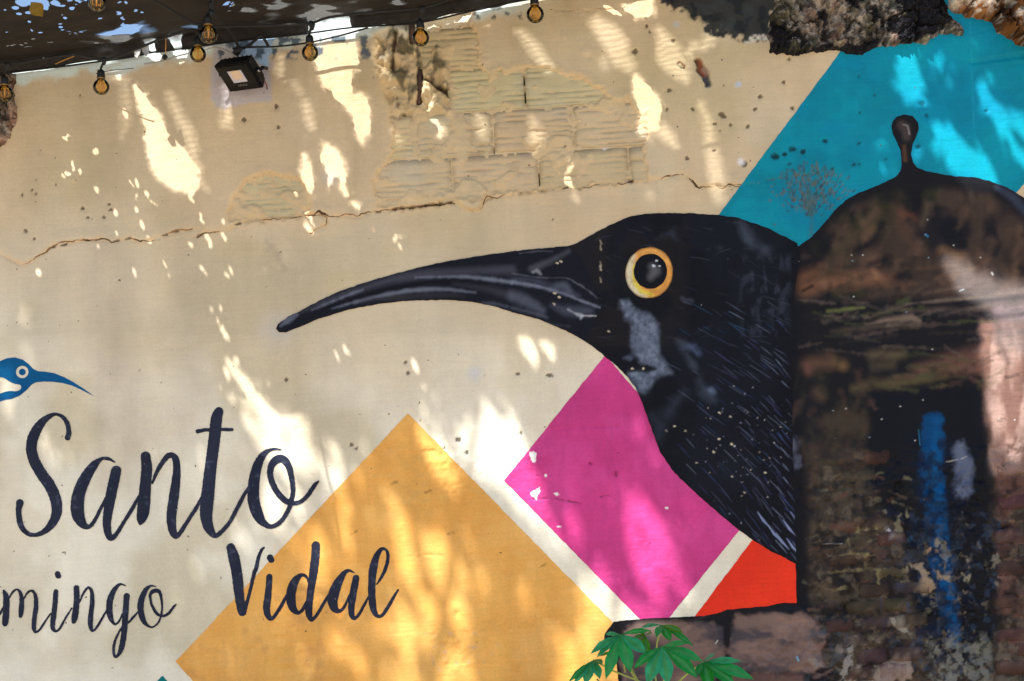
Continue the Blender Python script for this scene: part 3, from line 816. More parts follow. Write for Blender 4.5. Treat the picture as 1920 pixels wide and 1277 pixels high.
g.stroke([(1866, 590, 8), (1872, 640, 16), (1890, 680, 12)], S(54, 44, 42), .6, 8)
g.mottle((1858, 880, 1990, 1320), S(92, 64, 56), .8, .0, .4, .02, 246, 4, .7, 1.5)
WIN = [(1628, 742), (1700, 730), (1770, 722), (1835, 718), (1842, 790), (1848, 850), (1858, 960), (1868, 1080), (1872, 1250), (1745, 1240), (1712, 1120), (1690, 1010), (1650, 960), (1632, 900)]
g.poly(WIN, S(15, 17, 24), .97, 12, 9, 247, .03)
g.stroke([(1478, 470, 30), (1486, 600, 30), (1490, 800, 34), (1496, 1000, 34), (1500, 1140, 40)], S(15, 15, 21), .95, 14)
g.stroke([(1488, 830, 16), (1494, 870, 14)], S(92, 94, 112), .6, 8, 6, 248, .12)
BL = [(1749, 792, 40), (1746, 860, 44), (1750, 930, 44), (1757, 1000, 40), (1768, 1080, 42), (1780, 1150, 38), (1788, 1200, 26)]
g.stroke(BL, S(2, 52, 92), .95, 5, 5, 251, .06)
g.stroke([(x + 6, y, w_ * .5) for x, y, w_ in BL], S(2, 70, 118), .75, 9, 7, 252, .06)
g.stroke([(1722, 806, 1.2), (1724, 835, 1.8)], S(30, 110, 140), .8, 1.2)
g.mottle((1700, 810, 1830, 1230), S(12, 22, 42), .8, .15, .35, .055, 253)
g.mottle((1720, 1000, 1830, 1240), S(124, 108, 86), .5, .7, .2, .1, 254)
g.stroke([(1800, 838, 20), (1808, 880, 36), (1806, 920, 30)], S(92, 100, 122), .85, 8, 4, 255, .1)
g.stroke([(1774, 866, 1), (1800, 861, 1.6), (1812, 856, 1)], S(160, 154, 146), .8, 1, 1.2, 256, .2)
lines = [[(690, 140, 26), (830, 128, 30)], [(672, 130, 24), (668, 215, 24)], [(590, 220, 18), (740, 222, 20), (770, 232, 12)], [(600, 215, 20), (610, 320, 20)], [(480, 342, 18), (710, 318, 20)], [(722, 320, 24), (726, 440, 24)], [(450, 466, 18), (700, 440, 20), (860, 438, 22)], [(826, 450, 24), (828, 580, 26)],
         [(486, 590, 18), (580, 578, 22)], [(780, 590, 16), (860, 580, 16)], [(740, 330, 14), (800, 336, 12)]]
for l in lines:
    g.stroke(r33(l), S(116, 104, 74), .75, 1.8, 2.4, 256, .12)
g.stroke(r33([(400, 250, 3), (550, 248, 5)]), S(160, 160, 156), .8, 1)
g.poly([(1430, 1150), (1440, 1142), (1500, 1140), (1530, 1160), (1552, 1300), (1530, 1300), (1540, 1180)], S(22, 23, 30), .9, 8, 8, 257)
# ledge stones painted left of the tower
B1 = [(1168, 1182), (1200, 1172), (1290, 1166), (1340, 1166), (1356, 1176), (1357, 1258), (1340, 1275), (1170, 1290), (1166, 1240), (1172, 1220)]
B2 = [(1372, 1162), (1380, 1154), (1440, 1150), (1500, 1150), (1535, 1160), (1545, 1200), (1548, 1250), (1500, 1262), (1400, 1262), (1368, 1256)]
for P_ in (B1, B2):
    g.poly(P_, S(110, 88, 80), .95, 6, 6, 258)
    g.mottle((1150, 1150, 1560, 1290), S(50, 50, 58), .8, .2, .25, .018, 259, 4, .7, 1.4, P_, 10)
    g.mottle((1150, 1150, 1560, 1290), S(136, 108, 96), .5, .25, .3, .02, 262, 4, .7, 1.4, P_, 10)
g.poly([(1368, 1266), (1508, 1262), (1512, 1400), (1368, 1400)], S(96, 70, 64), .9, 5, 4, 263)
g.poly([(1164, 1292), (1358, 1280), (1358, 1400), (1164, 1400)], S(118, 100, 96), .9, 5, 4, 263)
g.stroke([(1200, 1180, 26), (1250, 1176, 20)], S(140, 116, 106), .7, 8); g.stroke([(1180, 1210, 16), (1210, 1195, 18)], S(60, 64, 80), .7, 6)
g.stroke([(1342, 1207, 1.4), (1346, 1201, 1.8)], S(200, 200, 196), .9, 1)
g.stroke([(1494, 1232, 3), (1496, 1238, 3)], S(110, 180, 214), .9, 1)
# flaked debris tones at the foot
g.mottle((1560, 1180, 1730, 1330), S(140, 124, 110), .7, .2, .35, .05, 264, 5, .8, 1.2)
g.mottle((1730, 1180, 1870, 1330), S(112, 108, 98), .7, .15, .3, .09, 267, 5)
g.mottle((1500, 1150, 1600, 1330), S(58, 70, 80), .6, .2, .35, .07, 269, 5)
g.mottle((1680, 980, 1860, 1200), S(124, 114, 94), .5, .66, .2, .06, 271, 5)
g.mottle((1690, 1040, 1790, 1120), S(140, 124, 100), .5, .5, .3, .06, 272, 5)
g.mottle((1650, 950, 1880, 1280), S(44, 54, 72), .6, .3, .3, .08, 274, 5)
g.mottle((1855, 1180, 1990, 1330), S(104, 94, 82), .6, .2, .35, .07, 276, 5)
# loose brushwork over the masonry
dr = random.Random(33)
def daubs(n, box, pal, ang, l0, l1, w0, w1, soft, al):
    for _ in range(n):
        x, y = dr.uniform(box[0], box[2]), dr.uniform(box[1], box[3])
        a2 = math.radians(ang + dr.gauss(0, 16)); l = dr.uniform(l0, l1)
        g.stroke([(x, y, dr.uniform(w0, w1)), (x + math.cos(a2) * l, y + math.sin(a2) * l + dr.gauss(0, 3), dr.uniform(w0, w1) * .7)], S(*dr.choice(pal)), dr.uniform(.15, al), soft, 3, 280 + dr.randrange(6), .12)
daubs(60, (1560, 395, 1930, 540), [(94, 72, 58), (20, 20, 26), (66, 52, 45), (16, 17, 22), (112, 84, 64), (50, 44, 34)], 100, 8, 40, 6, 20, 8, .45)
daubs(60, (1490, 470, 1940, 545), [(104, 76, 58), (24, 22, 26), (80, 60, 50), (18, 18, 24)], -8, 10, 60, 3, 12, 6, .4)
daubs(80, (1490, 545, 1950, 660), [(96, 80, 70), (18, 19, 26), (60, 52, 48), (14, 15, 20), (74, 76, 48), (108, 94, 84)], -5.5, 40, 140, 2, 7, 4, .4)
daubs(50, (1490, 660, 1640, 860), [(84, 62, 52), (22, 22, 24), (62, 52, 42), (40, 36, 34)], 95, 14, 60, 5, 16, 6, .5)
daubs(40, (1640, 650, 1850, 730), [(96, 68, 58), (24, 22, 24), (72, 70, 46)], -6, 20, 80, 4, 12, 4, .5)
daubs(90, (1505, 850, 1700, 1270), [(88, 72, 58), (24, 22, 24), (58, 50, 44), (104, 98, 76), (92, 62, 52), (34, 36, 46)], -4, 8, 44, 2, 8, 2.2, .6)
daubs(70, (1640, 940, 1880, 1280), [(20, 28, 44), (40, 52, 70), (86, 92, 98), (14, 15, 20), (120, 112, 96), (26, 62, 92)], 60, 3, 22, 1.5, 6, 1.8, .7)
daubs(60, (1868, 640, 1960, 1280), [(112, 80, 68), (60, 46, 42), (128, 100, 86), (40, 34, 34)], -4, 8, 44, 2, 8, 2.4, .5)
daubs(50, (1165, 1170, 1545, 1280), [(124, 100, 92), (70, 60, 62), (92, 74, 68), (50, 50, 58)], -3, 20, 90, 3, 9, 3, .45)
g.mottle((1500, 860, 1990, 1330), S(18, 17, 19), .6, .2, .5, .09, 306, 4, inside=BODY, feather=40)
for p_, c_ in [([(950, 40), (990, 20), (1000, 140), (1010, 190), (970, 220), (930, 190), (955, 120)], (112, 104, 84)), ([(890, 140), (925, 150), (920, 190), (895, 180)], (170, 172, 182)), ([(1100, 420), (1150, 400), (1190, 480), (1240, 590), (1180, 625), (1100, 560), (1140, 500)], (150, 128, 104)), ([(1000, 420), (1050, 415), (1040, 440), (1005, 440)], (150, 136, 112)),
               ([(1460, 480), (1500, 490), (1500, 530), (1470, 520)], (140, 130, 108)), ([(925, 800), (980, 780), (1040, 880), (1055, 930), (1010, 900), (940, 860)], (140, 132, 118)), ([(1660, 370), (1720, 320), (1730, 390), (1690, 425)], (112, 106, 92)), ([(1180, 285), (1205, 290), (1195, 330)], (150, 120, 90)), ([(1260, 295), (1290, 300), (1280, 320)], (150, 120, 90)), ([(1255, 455), (1285, 460), (1275, 500)], (140, 120, 90)), ([(1310, 500), (1360, 475), (1340, 530)], (140, 122, 96)),
               ([(590, 1020), (640, 1010), (650, 1100), (600, 1200), (580, 1277), (540, 1277), (580, 1120)], (140, 134, 128)), ([(850, 1180), (930, 1110), (1060, 1080), (1080, 1277), (820, 1277)], (136, 116, 104)), ([(300, 1120), (430, 1140), (420, 1180), (320, 1160)], (120, 108, 98))]:
    g.poly(r33(p_), S(*c_), .75, 3, 6, 307, .11)
g.mottle((1745, 1195, 1868, 1330), S(112, 110, 102), .7, .0, .4, .10, 308, 4)
# sun streak painted in as a pale tone at the right of the cornice
g.poly([(1776, 484), (1812, 492), (1870, 520), (1990, 560), (1990, 700), (1870, 640), (1858, 580), (1800, 545), (1784, 510)], S(112, 104, 102), .45, 18, 8, 309, .03)
# bottom dark paint edge along the dome, finial sheen
g.stroke([(1690, 235, 16), (1697, 240, 18), (1700, 258, 14)], S(66, 56, 54), .8, 6); g.stroke([(1693, 234, 2), (1701, 236, 2.4), (1705, 252, 3)], S(136, 128, 128), .7, 1.2)
g.stroke([(1695, 275, 7), (1697, 300, 8)], S(84, 58, 44), .7, 4)
g.stroke([(1870, 352, 10), (1900, 372, 16), (1925, 400, 14)], S(60, 66, 84), .6, 7)
for (x, y) in [(1739, 412), (1735, 440), (1597, 478), (1599, 489), (1601, 556), (1618, 478), (1741, 483), (1838, 483), (1860, 513), (1700, 585), (1788, 460), (1562, 770), (1586, 766), (1688, 762), (1653, 786), (1730, 750), (1872, 785), (1902, 787), (1715, 826), (1748, 655), (1630, 820)]:
    g.stroke([(x - .6, y, 1.8), (x + .8, y + .3, 1.3)], S(*R.choice([(200, 196, 190), (176, 170, 160), (120, 150, 170)])), .9, 1.1)
g.stroke(q5([(1100, 0, 14), (1115, 14, 14)]), S(40, 110, 150), .9, 1.5); g.stroke(q5([(1592, 285, 12), (1600, 300, 12)]), S(190, 186, 180), .9, 1.2); g.stroke(q5([(1352, 422, 6), (1382, 410, 8)]), S(150, 160, 170), .8, 1.2)
TG = g
tower = sheet('painted_tower', g, polysdf(g.PX, g.PY, TOWER), .0018, M_DARK, WALL, 'dark domed stone watchtower painted at the right with a blue slit window')

# real bricks standing out where the plaster crumbled
def brick(px, py, wpx, hpx, seed):
    gr = np.random.default_rng(seed)
    c0 = unproj(px, py)
    wm, hm = wpx * .0021 / 2, hpx * .0021 / 2
    nx_, nz_ = 7, 4
    uu, vv = np.meshgrid(np.linspace(-1, 1, nx_), np.linspace(-1, 1, nz_))
    x = c0[0] + uu * wm * (1 - .04 * vv ** 2); z = c0[2] + vv * hm * (1 - .06 * uu ** 2)
    x = x + .003 * fbm(x * 40, z * 40, 301, 2); z = z + .003 * fbm(x * 44, z * 40 + 9, 303, 2)
    edge = np.maximum(np.abs(uu), np.abs(vv)) > .99
    lift = gr.uniform(.003, .009)
    hh = hs(x, z) * .6 + np.where(edge, lift - .005, lift) + .003 * fbm(x * 60, z * 60, 305, 2)
    k = np.clip(np.searchsorted(TG.zs, z), 0, len(TG.zs) - 1); i = np.clip(np.searchsorted(TG.xs, x), 0, len(TG.xs) - 1)
    c = TG.col[k, i]
    mean = c.reshape(-1, 3).mean(0)
    warm = S(*(84 + gr.uniform(-20, 20), 64 + gr.uniform(-14, 14), 55 + gr.uniform(-12, 12)))
    a_ = gr.uniform(.10, .32)
    c = (c * .85 + mean * .15) * (1 - a_) + warm * a_
    n = nx_ * nz_
    v = np.stack([x, -hh, z], -1).reshape(-1, 3)
    ring = list(range(nx_)) + [r_ * nx_ + nx_ - 1 for r_ in range(1, nz_)] + [(nz_ - 1) * nx_ + q for q in range(nx_ - 2, -1, -1)] + [r_ * nx_ for r_ in range(nz_ - 2, 0, -1)]
    bk = v[ring].copy(); bk[:, 1] = np.maximum(bk[:, 1] + .03, .012)
    ii = np.arange(n).reshape(nz_, nx_)
    f = np.stack([ii[:-1, :-1], ii[:-1, 1:], ii[1:, 1:], ii[1:, :-1]], -1).reshape(-1, 4)
    m = len(ring)
    f = np.concatenate([f, [[ring[(q + 1) % m], ring[q], n + q, n + (q + 1) % m] for q in range(m)]])
    return mesh_np('brick', np.concatenate([v, bk]), f.ravel(), np.arange(len(f)) * 4, M_ROUGH, WALL, np.concatenate([c.reshape(-1, 3), c.reshape(-1, 3)[ring] * .7]))
bs = 0
br = random.Random(12)
for row in range(14):
    y0 = 866 + row * 31
    xa = 1548 + (row % 2) * 34 + br.uniform(-6, 6)
    x = xa
    while x < 1720:
        wd = br.uniform(54, 68)
        yy = y0 - (x - 1500) * .075
        ins_ = (y0 > 960 or br.random() < .45) and not (1640 < x and y0 < 1000) and not (x > 1690 and y0 > 1020)
        if ins_ and br.random() < .84:
            brick(x + wd / 2, yy, wd - 6, br.uniform(23, 26), 500 + bs); bs += 1
        x += wd + 4
    x = 1866 + (row % 2) * -20 + br.uniform(-4, 4)
    while x < 1980:
        wd = br.uniform(54, 66)
        if br.random() < .9 and x > 1850:
            brick(x + wd / 2, y0 + 14 - (x - 1860) * .075, wd - 6, br.uniform(23, 26), 500 + bs); bs += 1
        x += wd + 4

# ------------------------------------------------------------------ painted bird
b0, b1, b2, b3 = Zm(480, 320), Zm(960, 320), Zm(960, 640), Zm(960, 957)
HEAD = [(1040, 463), (1065, 461.5), (1080, 456.5), (1110, 440), (1140, 424), (1173, 409), (1192, 404), (1211, 400.7), (1248, 399.4), (1298, 400), (1346, 403), (1386, 409), (1423, 421.5), (1440, 428), (1470, 443), (1495, 456), (1500, 480), (1488, 560), (1484, 700), (1486, 850), (1491, 1000), (1493, 1058),
        (1466, 1043), (1440, 1031), (1411, 1012.6), (1386, 994.6), (1341, 957), (1311, 930.6), (1273, 895.5), (1256, 875.5), (1238, 848), (1225.5, 815), (1213, 780), (1203, 752.7), (1190.5, 725), (1173, 702.6), (1153, 682.6), (1135, 668.8), (1115, 652.5), (1093, 638), (1060, 619), (1040, 611)]
g = subgrid(1030, 385, 1510, 1070)
BK = S(13, 14, 21)
g.base(BK)
g.mottle((1030, 390, 1510, 1080), S(19, 21, 30), .7, .1, .4, .012, 401)
g.mottle((1030, 390, 1300, 660), S(34, 28, 26), .4, .2, .4, .014, 404)
# cheek
CH = b1([(815, 970), (870, 968), (925, 1040), (1000, 1070), (1060, 1110), (1092, 1180), (1092, 1280)]) + b2([(1100, 100), (1130, 170), (1188, 238), (1130, 248), (1062, 275), (1030, 340), (985, 385), (940, 360), (905, 290), (880, 240), (930, 222), (1000, 230), (1060, 212), (985, 165), (930, 100), (900, 40)]) + b1([(905, 1240), (895, 1150), (850, 1090), (822, 1030)])
g.poly(CH, S(92, 100, 118), .9, 8, 4, 405, .06)
g.mottle((1160, 560, 1265, 740), S(60, 66, 80), .5, .1, .5, .22, 395, 3, inside=CH, feather=8)
g.mottle((1160, 560, 1265, 740), S(122, 130, 148), .5, .2, .5, .12, 406, inside=CH, feather=8)
g.stroke(b2([(885, 205, 40), (930, 205, 36), (1060, 212, 20)]), S(20, 22, 28), .9, 4); g.stroke(b2([(1010, 190, 30), (1075, 205, 20)]), S(18, 19, 26), .9, 3)
for pts, c, al, sf in [([(1270, 10, 40), (1290, 40, 50)], (90, 98, 118), .6, 6), ([(1350, 50, 40), (1380, 90, 30)], (110, 124, 168), .6, 5), ([(1310, 100, 20), (1350, 170, 40), (1370, 190, 30)], (86, 94, 110), .7, 6), ([(1410, 300, 20), (1440, 370, 70), (1500, 430, 50)], (78, 86, 104), .7, 7), ([(1490, 365, 30), (1510, 380, 24)], (120, 140, 176), .6, 5),
                       ([(1280, 400, 30), (1220, 460, 60), (1160, 560, 50)], (66, 72, 88), .65, 9), ([(1050, 560, 30), (1110, 650, 60), (1090, 730, 40)], (58, 66, 82), .6, 9), ([(900, 330, 60), (980, 370, 40)], (58, 64, 78), .5, 9), ([(840, 120, 14), (890, 130, 16)], (96, 104, 130), .7, 3)]:
    g.stroke(b2(pts), S(*[q * .85 for q in c]), al * .8, sf * 1.8, 4, 408, .06)
for pts, c, al, sf in [([(1120, 490, 14), (1190, 470, 40), (1230, 510, 20)], (66, 72, 86), .6, 5), ([(1700, 390, 30), (1750, 470, 60), (1800, 560, 40), (1900, 600, 30)], (84, 92, 110), .75, 8), ([(1820, 520, 30), (1916, 590, 40)], (60, 66, 80), .6, 8), ([(1270, 955, 10), (1340, 975, 14)], (78, 84, 100), .6, 3), ([(1420, 590, 6), (1600, 575, 10)], (60, 64, 74), .6, 3)]:
    g.stroke(b1(pts), S(*[q * .85 for q in c]), al * .75, sf * 1.6, 5, 409, .06)
g.mottle((1380, 470, 1510, 640), S(58, 62, 76), .4, .3, .5, .06, 410, 4, 1.5, .8)
for y, al in [(455, .5), (465, .7), (495, .6), (503, .9), (525, .6)]:
    g.stroke([(1125.5, y - 4, 2.6), (1127, y + 3, 3.4)], S(150, 138, 120), al, 1.2, 1, 411, .3)
fr = random.Random(21)
for _ in range(330):
    x, y = fr.uniform(1225, 1495), fr.uniform(560, 1055)
    base_ang = 24 + (y - 560) * .075 + (x - 1350) * .03
    an = math.radians(base_ang + fr.gauss(0, 5)); l = fr.uniform(12, 46)
    if x + math.cos(an) * l > 1480: continue
    dense = min(1, max(.15, (x - 1230) / 170.0))
    if fr.random() > dense: continue
    c = fr.choice([(64, 74, 100), (84, 92, 116), (50, 60, 108), (44, 84, 124), (112, 120, 140), (74, 70, 120)])
    dx, dy = math.cos(an) * l, math.sin(an) * l
    g.stroke([(x, y, .8), (x + dx * .5, y + dy * .48, fr.uniform(1.0, 2.2)), (x + dx, y + dy, .5)], S(*[q * .8 for q in c]), fr.uniform(.2, .8), 1.2)
for _ in range(60):
    x, y = fr.uniform(1440, 1494), fr.uniform(600, 1050)
    an = math.radians(48 + fr.gauss(0, 5) + (y - 800) * .02); l = fr.uniform(14, 40)
    g.stroke([(x, y, 1), (x + math.cos(an) * l * .5, y + math.sin(an) * l * .5, fr.uniform(1.2, 2.6)), (x + math.cos(an) * l, y + math.sin(an) * l, .6)], S(*fr.choice([(100, 108, 130), (76, 84, 110), (60, 70, 116)])), fr.uniform(.3, .85), 1.2)
for (x, y) in [(1420, 960), (1440, 985), (1455, 1000), (1468, 975), (1475, 1010), (1482, 960)]:
    g.stroke([(x, y, 1.4), (x + 11, y + 16, 4.4), (x + 24, y + 30, 1)], S(124, 134, 168), .85, 1.2)
for _ in range(70):
    x, y = fr.gauss(1385, 50), fr.gauss(850, 60)
    r_ = fr.choice([1.0, 1.2, 1.4, 1.6, 2.2])
    g.stroke([(x, y, r_), (x + fr.uniform(-2, 2), y + fr.uniform(-1, 1), r_ * .7)], S(*fr.choice([(150, 140, 122), (130, 120, 104), (166, 164, 166), (110, 116, 136)])), fr.uniform(.3, .8), 1.1, 1.4, 412, .3)
for (x, y) in [(1372, 833), (1306, 868), (1373, 893), (1349, 774), (1370, 781), (1348, 823), (1265, 799), (1249, 807), (1186, 691), (1206, 691), (1434, 886), (1395, 923), (1338, 847), (1142, 622), (1285, 807)]:
    g.stroke([(x - .8, y, 2.8), (x + 1.2, y + .6, 1.8)], S(190, 176, 150), .85, 1.4, 1.4, 413, .3)
g.stroke([(1500, 450, 20), (1486, 600, 24), (1488, 850, 16), (1494, 1000, 10)], S(14, 14, 20), .9, 9)
for _ in range(70):
    x, y = fr.uniform(1100, 1480), fr.uniform(415, 640)
    l = fr.uniform(8, 40); a2 = math.radians(fr.gauss(8, 14))
    g.stroke([(x, y, .6), (x + math.cos(a2) * l * .5, y + math.sin(a2) * l * .5 - 1, fr.uniform(.8, 1.8)), (x + math.cos(a2) * l, y + math.sin(a2) * l, .5)], S(*fr.choice([(56, 60, 74), (42, 44, 54), (70, 74, 86)])), fr.uniform(.15, .5), 1.2)
f = polysdf(g.PX, g.PY, HEAD)
bird = sheet('painted_bird', g, f, .0026, M_DARK, WALL, 'giant painted black bird with a long down-curved beak and yellow ringed eye')

BEAK = [(517.6, 617), (521, 609), (527.6, 603), (542, 594), (562.7, 584), (600, 564), (640, 545.5), (685, 530), (730.5, 516.6), (775.6, 504), (830.7, 491.6), (893, 481.6), (958, 471.5), (1010, 466.5), (1066, 461.3), (1092, 484), (1108, 520), (1127, 576), (1112, 606), (1095, 639), (1060, 619.4), (1010, 599), (960, 585.5), (931, 575.5),
        (881, 565.5), (826, 562.5), (768, 564), (710.5, 570), (655, 580.5), (598, 598), (563, 613), (538, 623), (524, 624)]
g = subgrid(505, 450, 1140, 650)
g.base(S(19, 20, 29))
def bs_(reg, pts, c, al=.9, sf=3, gr=1.2):
    g.stroke(reg(smooth_pts(pts, 4)), S(*[q * .88 for q in c]), al * .88, sf * 1.25, gr, 421, .12)
bs_(b0, [(190, 1160, 20), (240, 1120, 44), (310, 1080, 20)], (104, 110, 128), .9, 3)
bs_(b0, [(340, 1060, 10), (500, 990, 30), (700, 915, 36), (900, 850, 40), (1100, 800, 60), (1300, 775, 66), (1500, 762, 60), (1700, 750, 56), (1916, 742, 60)], (74, 74, 86), .8, 6)
bs_(b0, [(420, 1045, 6), (560, 985, 14), (740, 915, 16), (800, 890, 12)], (112, 118, 136), .8, 2.5)
bs_(b0, [(1200, 800, 8), (1500, 795, 16), (1700, 808, 26), (1916, 838, 26)], (124, 130, 148), .85, 3)
bs_(b1, [(0, 836, 28), (200, 868, 22), (400, 925, 16), (550, 985, 12), (665, 1028, 6)], (132, 136, 156), .9, 3)
bs_(b0, [(500, 1040, 10), (800, 940, 22), (1100, 866, 26), (1400, 830, 26), (1700, 855, 24), (1916, 905, 30)], (13, 14, 21), .95, 3)
bs_(b0, [(570, 1035, 6), (800, 970, 18), (1000, 925, 26), (1200, 895, 30), (1400, 888, 26), (1640, 915, 10)], (116, 121, 138), .85, 3)
bs_(b0, [(800, 975, 20), (1100, 945, 40), (1400, 930, 30), (1560, 940, 10)], (56, 54, 60), .7, 5)
bs_(b0, [(1480, 850, 10), (1700, 880, 40), (1916, 935, 66)], (60, 60, 72), .7, 6)
bs_(b1, [(0, 935, 66), (120, 985, 80), (230, 1050, 40)], (92, 96, 112), .75, 7)
bs_(b1, [(300, 1005, 20), (420, 1050, 70), (580, 1050, 60)], (78, 82, 98), .75, 7)
bs_(b1, [(420, 1040, 8), (490, 1075, 16), (520, 1085, 24), (515, 1110, 12)], (176, 178, 186), .85, 2.4)
bs_(b1, [(520, 1085, 8), (600, 1086, 8), (670, 1092, 4)], (186, 186, 190), .9, 1.6)
bs_(b1, [(0, 1030, 12), (150, 1065, 16), (260, 1100, 10)], (98, 102, 118), .6, 4)
bs_(b0, [(1700, 990, 10), (1800, 1000, 18), (1880, 1020, 10)], (92, 98, 114), .7, 4)
bs_(b1, [(150, 1130, 8), (300, 1150, 10), (430, 1165, 8)], (64, 68, 80), .7, 3)
bs_(b1, [(60, 620, 5), (200, 604, 8), (300, 604, 5)], (92, 94, 106), .7, 2)
bs_(b1, [(150, 735, 50), (260, 690, 40), (420, 605, 24)], (84, 86, 96), .75, 5)
bs_(b1, [(155, 760, 18), (190, 752, 26), (215, 775, 14)], (150, 152, 160), .8, 3)
bs_(b1, [(0, 770, 4), (200, 800, 8), (400, 804, 5), (480, 840, 7), (560, 890, 7), (640, 955, 5)], (104, 106, 118), .75, 1.8)
bs_(b1, [(340, 860, 40), (390, 860, 50), (430, 900, 30)], (96, 100, 116), .75, 6)
bs_(b1, [(0, 815, 20), (150, 820, 34), (330, 880, 30), (500, 940, 20)], (84, 88, 106), .6, 6)
for x, y in [(335, 690), (318, 915), (350, 945), (312, 995), (365, 678)]:
    g.stroke(b1([(x - 4, y, 10), (x + 6, y + 4, 14)]), S(190, 172, 150), .9, 1.2, 1, 422, .3)
beak = sheet('beak', g, polysdf(g.PX, g.PY, BEAK), .0034, M_DARK, bird)
# the fold between beak and cheek keeps the same paint
g = subgrid(1150, 445, 1285, 580, .002)
g.base(S(206, 142, 66))
g.stroke([(1180, 480, 22), (1175, 520, 24), (1190, 550, 22), (1205, 556, 16)], S(206, 198, 168), .9, 6)
g.stroke([(1190, 500, 8), (1190, 530, 9), (1202, 546, 8), (1222, 553, 8)], S(206, 186, 60), .85, 3)
g.stroke([(1200, 474, 8), (1230, 468, 8), (1256, 496, 8)], S(216, 156, 82), .7, 4)
ang = np.radians(-14)
dx, dy = g.PX - 1217, g.PY - 511.5
ring = (np.hypot((dx * np.cos(ang) - dy * np.sin(ang)) / 44.5, (dx * np.sin(ang) + dy * np.cos(ang)) / 48.5) - 1) * 46
ed_ = sstep(3.5, -1.0, -ring - .5)[..., None] * .85
g.col = g.col * (1 - ed_) + S(40, 32, 24) * ed_
g.mottle((1150, 440, 1300, 600), S(150, 110, 60), .35, .1, .5, .15, 396, 3)
sheet('iris', g, ring, .0034, M_PAINT, bird, 'yellow and orange eye ring')
g = subgrid(1170, 460, 1270, 560, .002)
g.base(S(14, 15, 22))
g.stroke([(1222, 500, 10), (1228, 508, 18), (1220, 520, 10)], S(92, 90, 92), .8, 8)
for x, y, r_ in [(1231, 489, 4.6), (1226, 499, 6), (1236.5, 499, 3.4), (1224, 497, 3)]:
    g.stroke([(x - .7, y, r_ * .75), (x + 1, y, r_ * .7)], S(190, 192, 198), .9, 1.4)
sheet('pupil', g, (np.hypot((g.PX - 1219.5) / 31, (g.PY - 508.5) / 33) - 1) * 32, .0042, M_DARK, bird)

# ------------------------------------------------------------------ small blue bird emblem at the left
ra, re = Zm(0, 640), Zm(0, 957)
SM = ra([(-300, 330), (-150, 220), (-10, 152), (50, 127), (110, 120), (170, 137), (215, 170), (250, 207), (285, 224), (340, 228), (410, 240), (480, 268), (550, 305), (620, 350), (680, 392), (722, 422), (690, 404), (620, 368), (540, 331), (470, 313), (400, 304), (330, 302), (270, 308), (237, 326), (200, 367), (150, 407), (90, 432), (40, 438), (-10, 455), (-150, 480), (-300, 470)])
WP = smooth_poly(ra([(-150, 260), (-10, 268), (30, 275), (70, 300), (110, 318), (150, 325), (161, 345), (150, 365), (120, 374), (80, 372), (40, 378), (-10, 392), (-150, 400)]), 3)
g = subgrid(-80, 660, 192, 770)
g.base(S(0, 80, 126))
g.mottle((-80, 660, 192, 770), S(0, 68, 118), .5, .1, .4, .03, 431)
f = polysdf(g.PX, g.PY, SM)
f = np.maximum(f, -polysdf(g.PX, g.PY, WP))
cx, cy = ra([(167, 230)])[0]
rr_ = np.hypot((g.PX - cx) / 11.9, (g.PY - cy) / 11.6)
hole = np.maximum(rr_ - 1, .54 - rr_) * 11.7
f = np.maximum(f, -hole)
sheet('bird_emblem', g, f, .0012, M_PAINT, WALL, 'small blue bird head emblem with white eye ring above the word Santo', wav=False)

# ------------------------------------------------------------------ hand lettering
O5 = 1265.5
def letters(word_label, items):
    wd = empty('lettering', (0, 0, 0), WALL)
    wd['label'] = word_label
    for k, (lab, strokes) in enumerate(items):
        P_ = [p for s in strokes for p in s]
        wmax = max(p[2] for p in P_)
        gg = subgrid(min(p[0] for p in P_) - wmax, min(p[1] for p in P_) - wmax, max(p[0] for p in P_) + wmax, max(p[1] for p in P_) + wmax)
        gg.base(S(37, 40, 55))
        gg.mottle((-100, 700, 900, 1277), S(28, 32, 48), .6, .1, .4, .03, 441)
        gg.mottle((-100, 700, 900, 1277), S(74, 78, 96), .4, .68, .15, .12, 444)
        f = np.full(gg.X.shape, 1e6)
        for s in strokes:
            f = np.minimum(f, strokesdf(gg.PX, gg.PY, smooth_pts(s, 6)))
        sheet('letter', gg, f + .35 * fbm(gg.PX * .3, gg.PY * .3, 446, 2), .0016 + .0004 * (k % 2), M_LETTER, wd, 'letter ' + lab, wav=False)
E = lambda p: [(x, y + O5, w_) for x, y, w_ in p]
def A_(*s): return [ra(q) for q in s]
def E_(*s): return [re(q) for q in s]
def FA(p): return [(x + 1916, y, w_) for x, y, w_ in p]
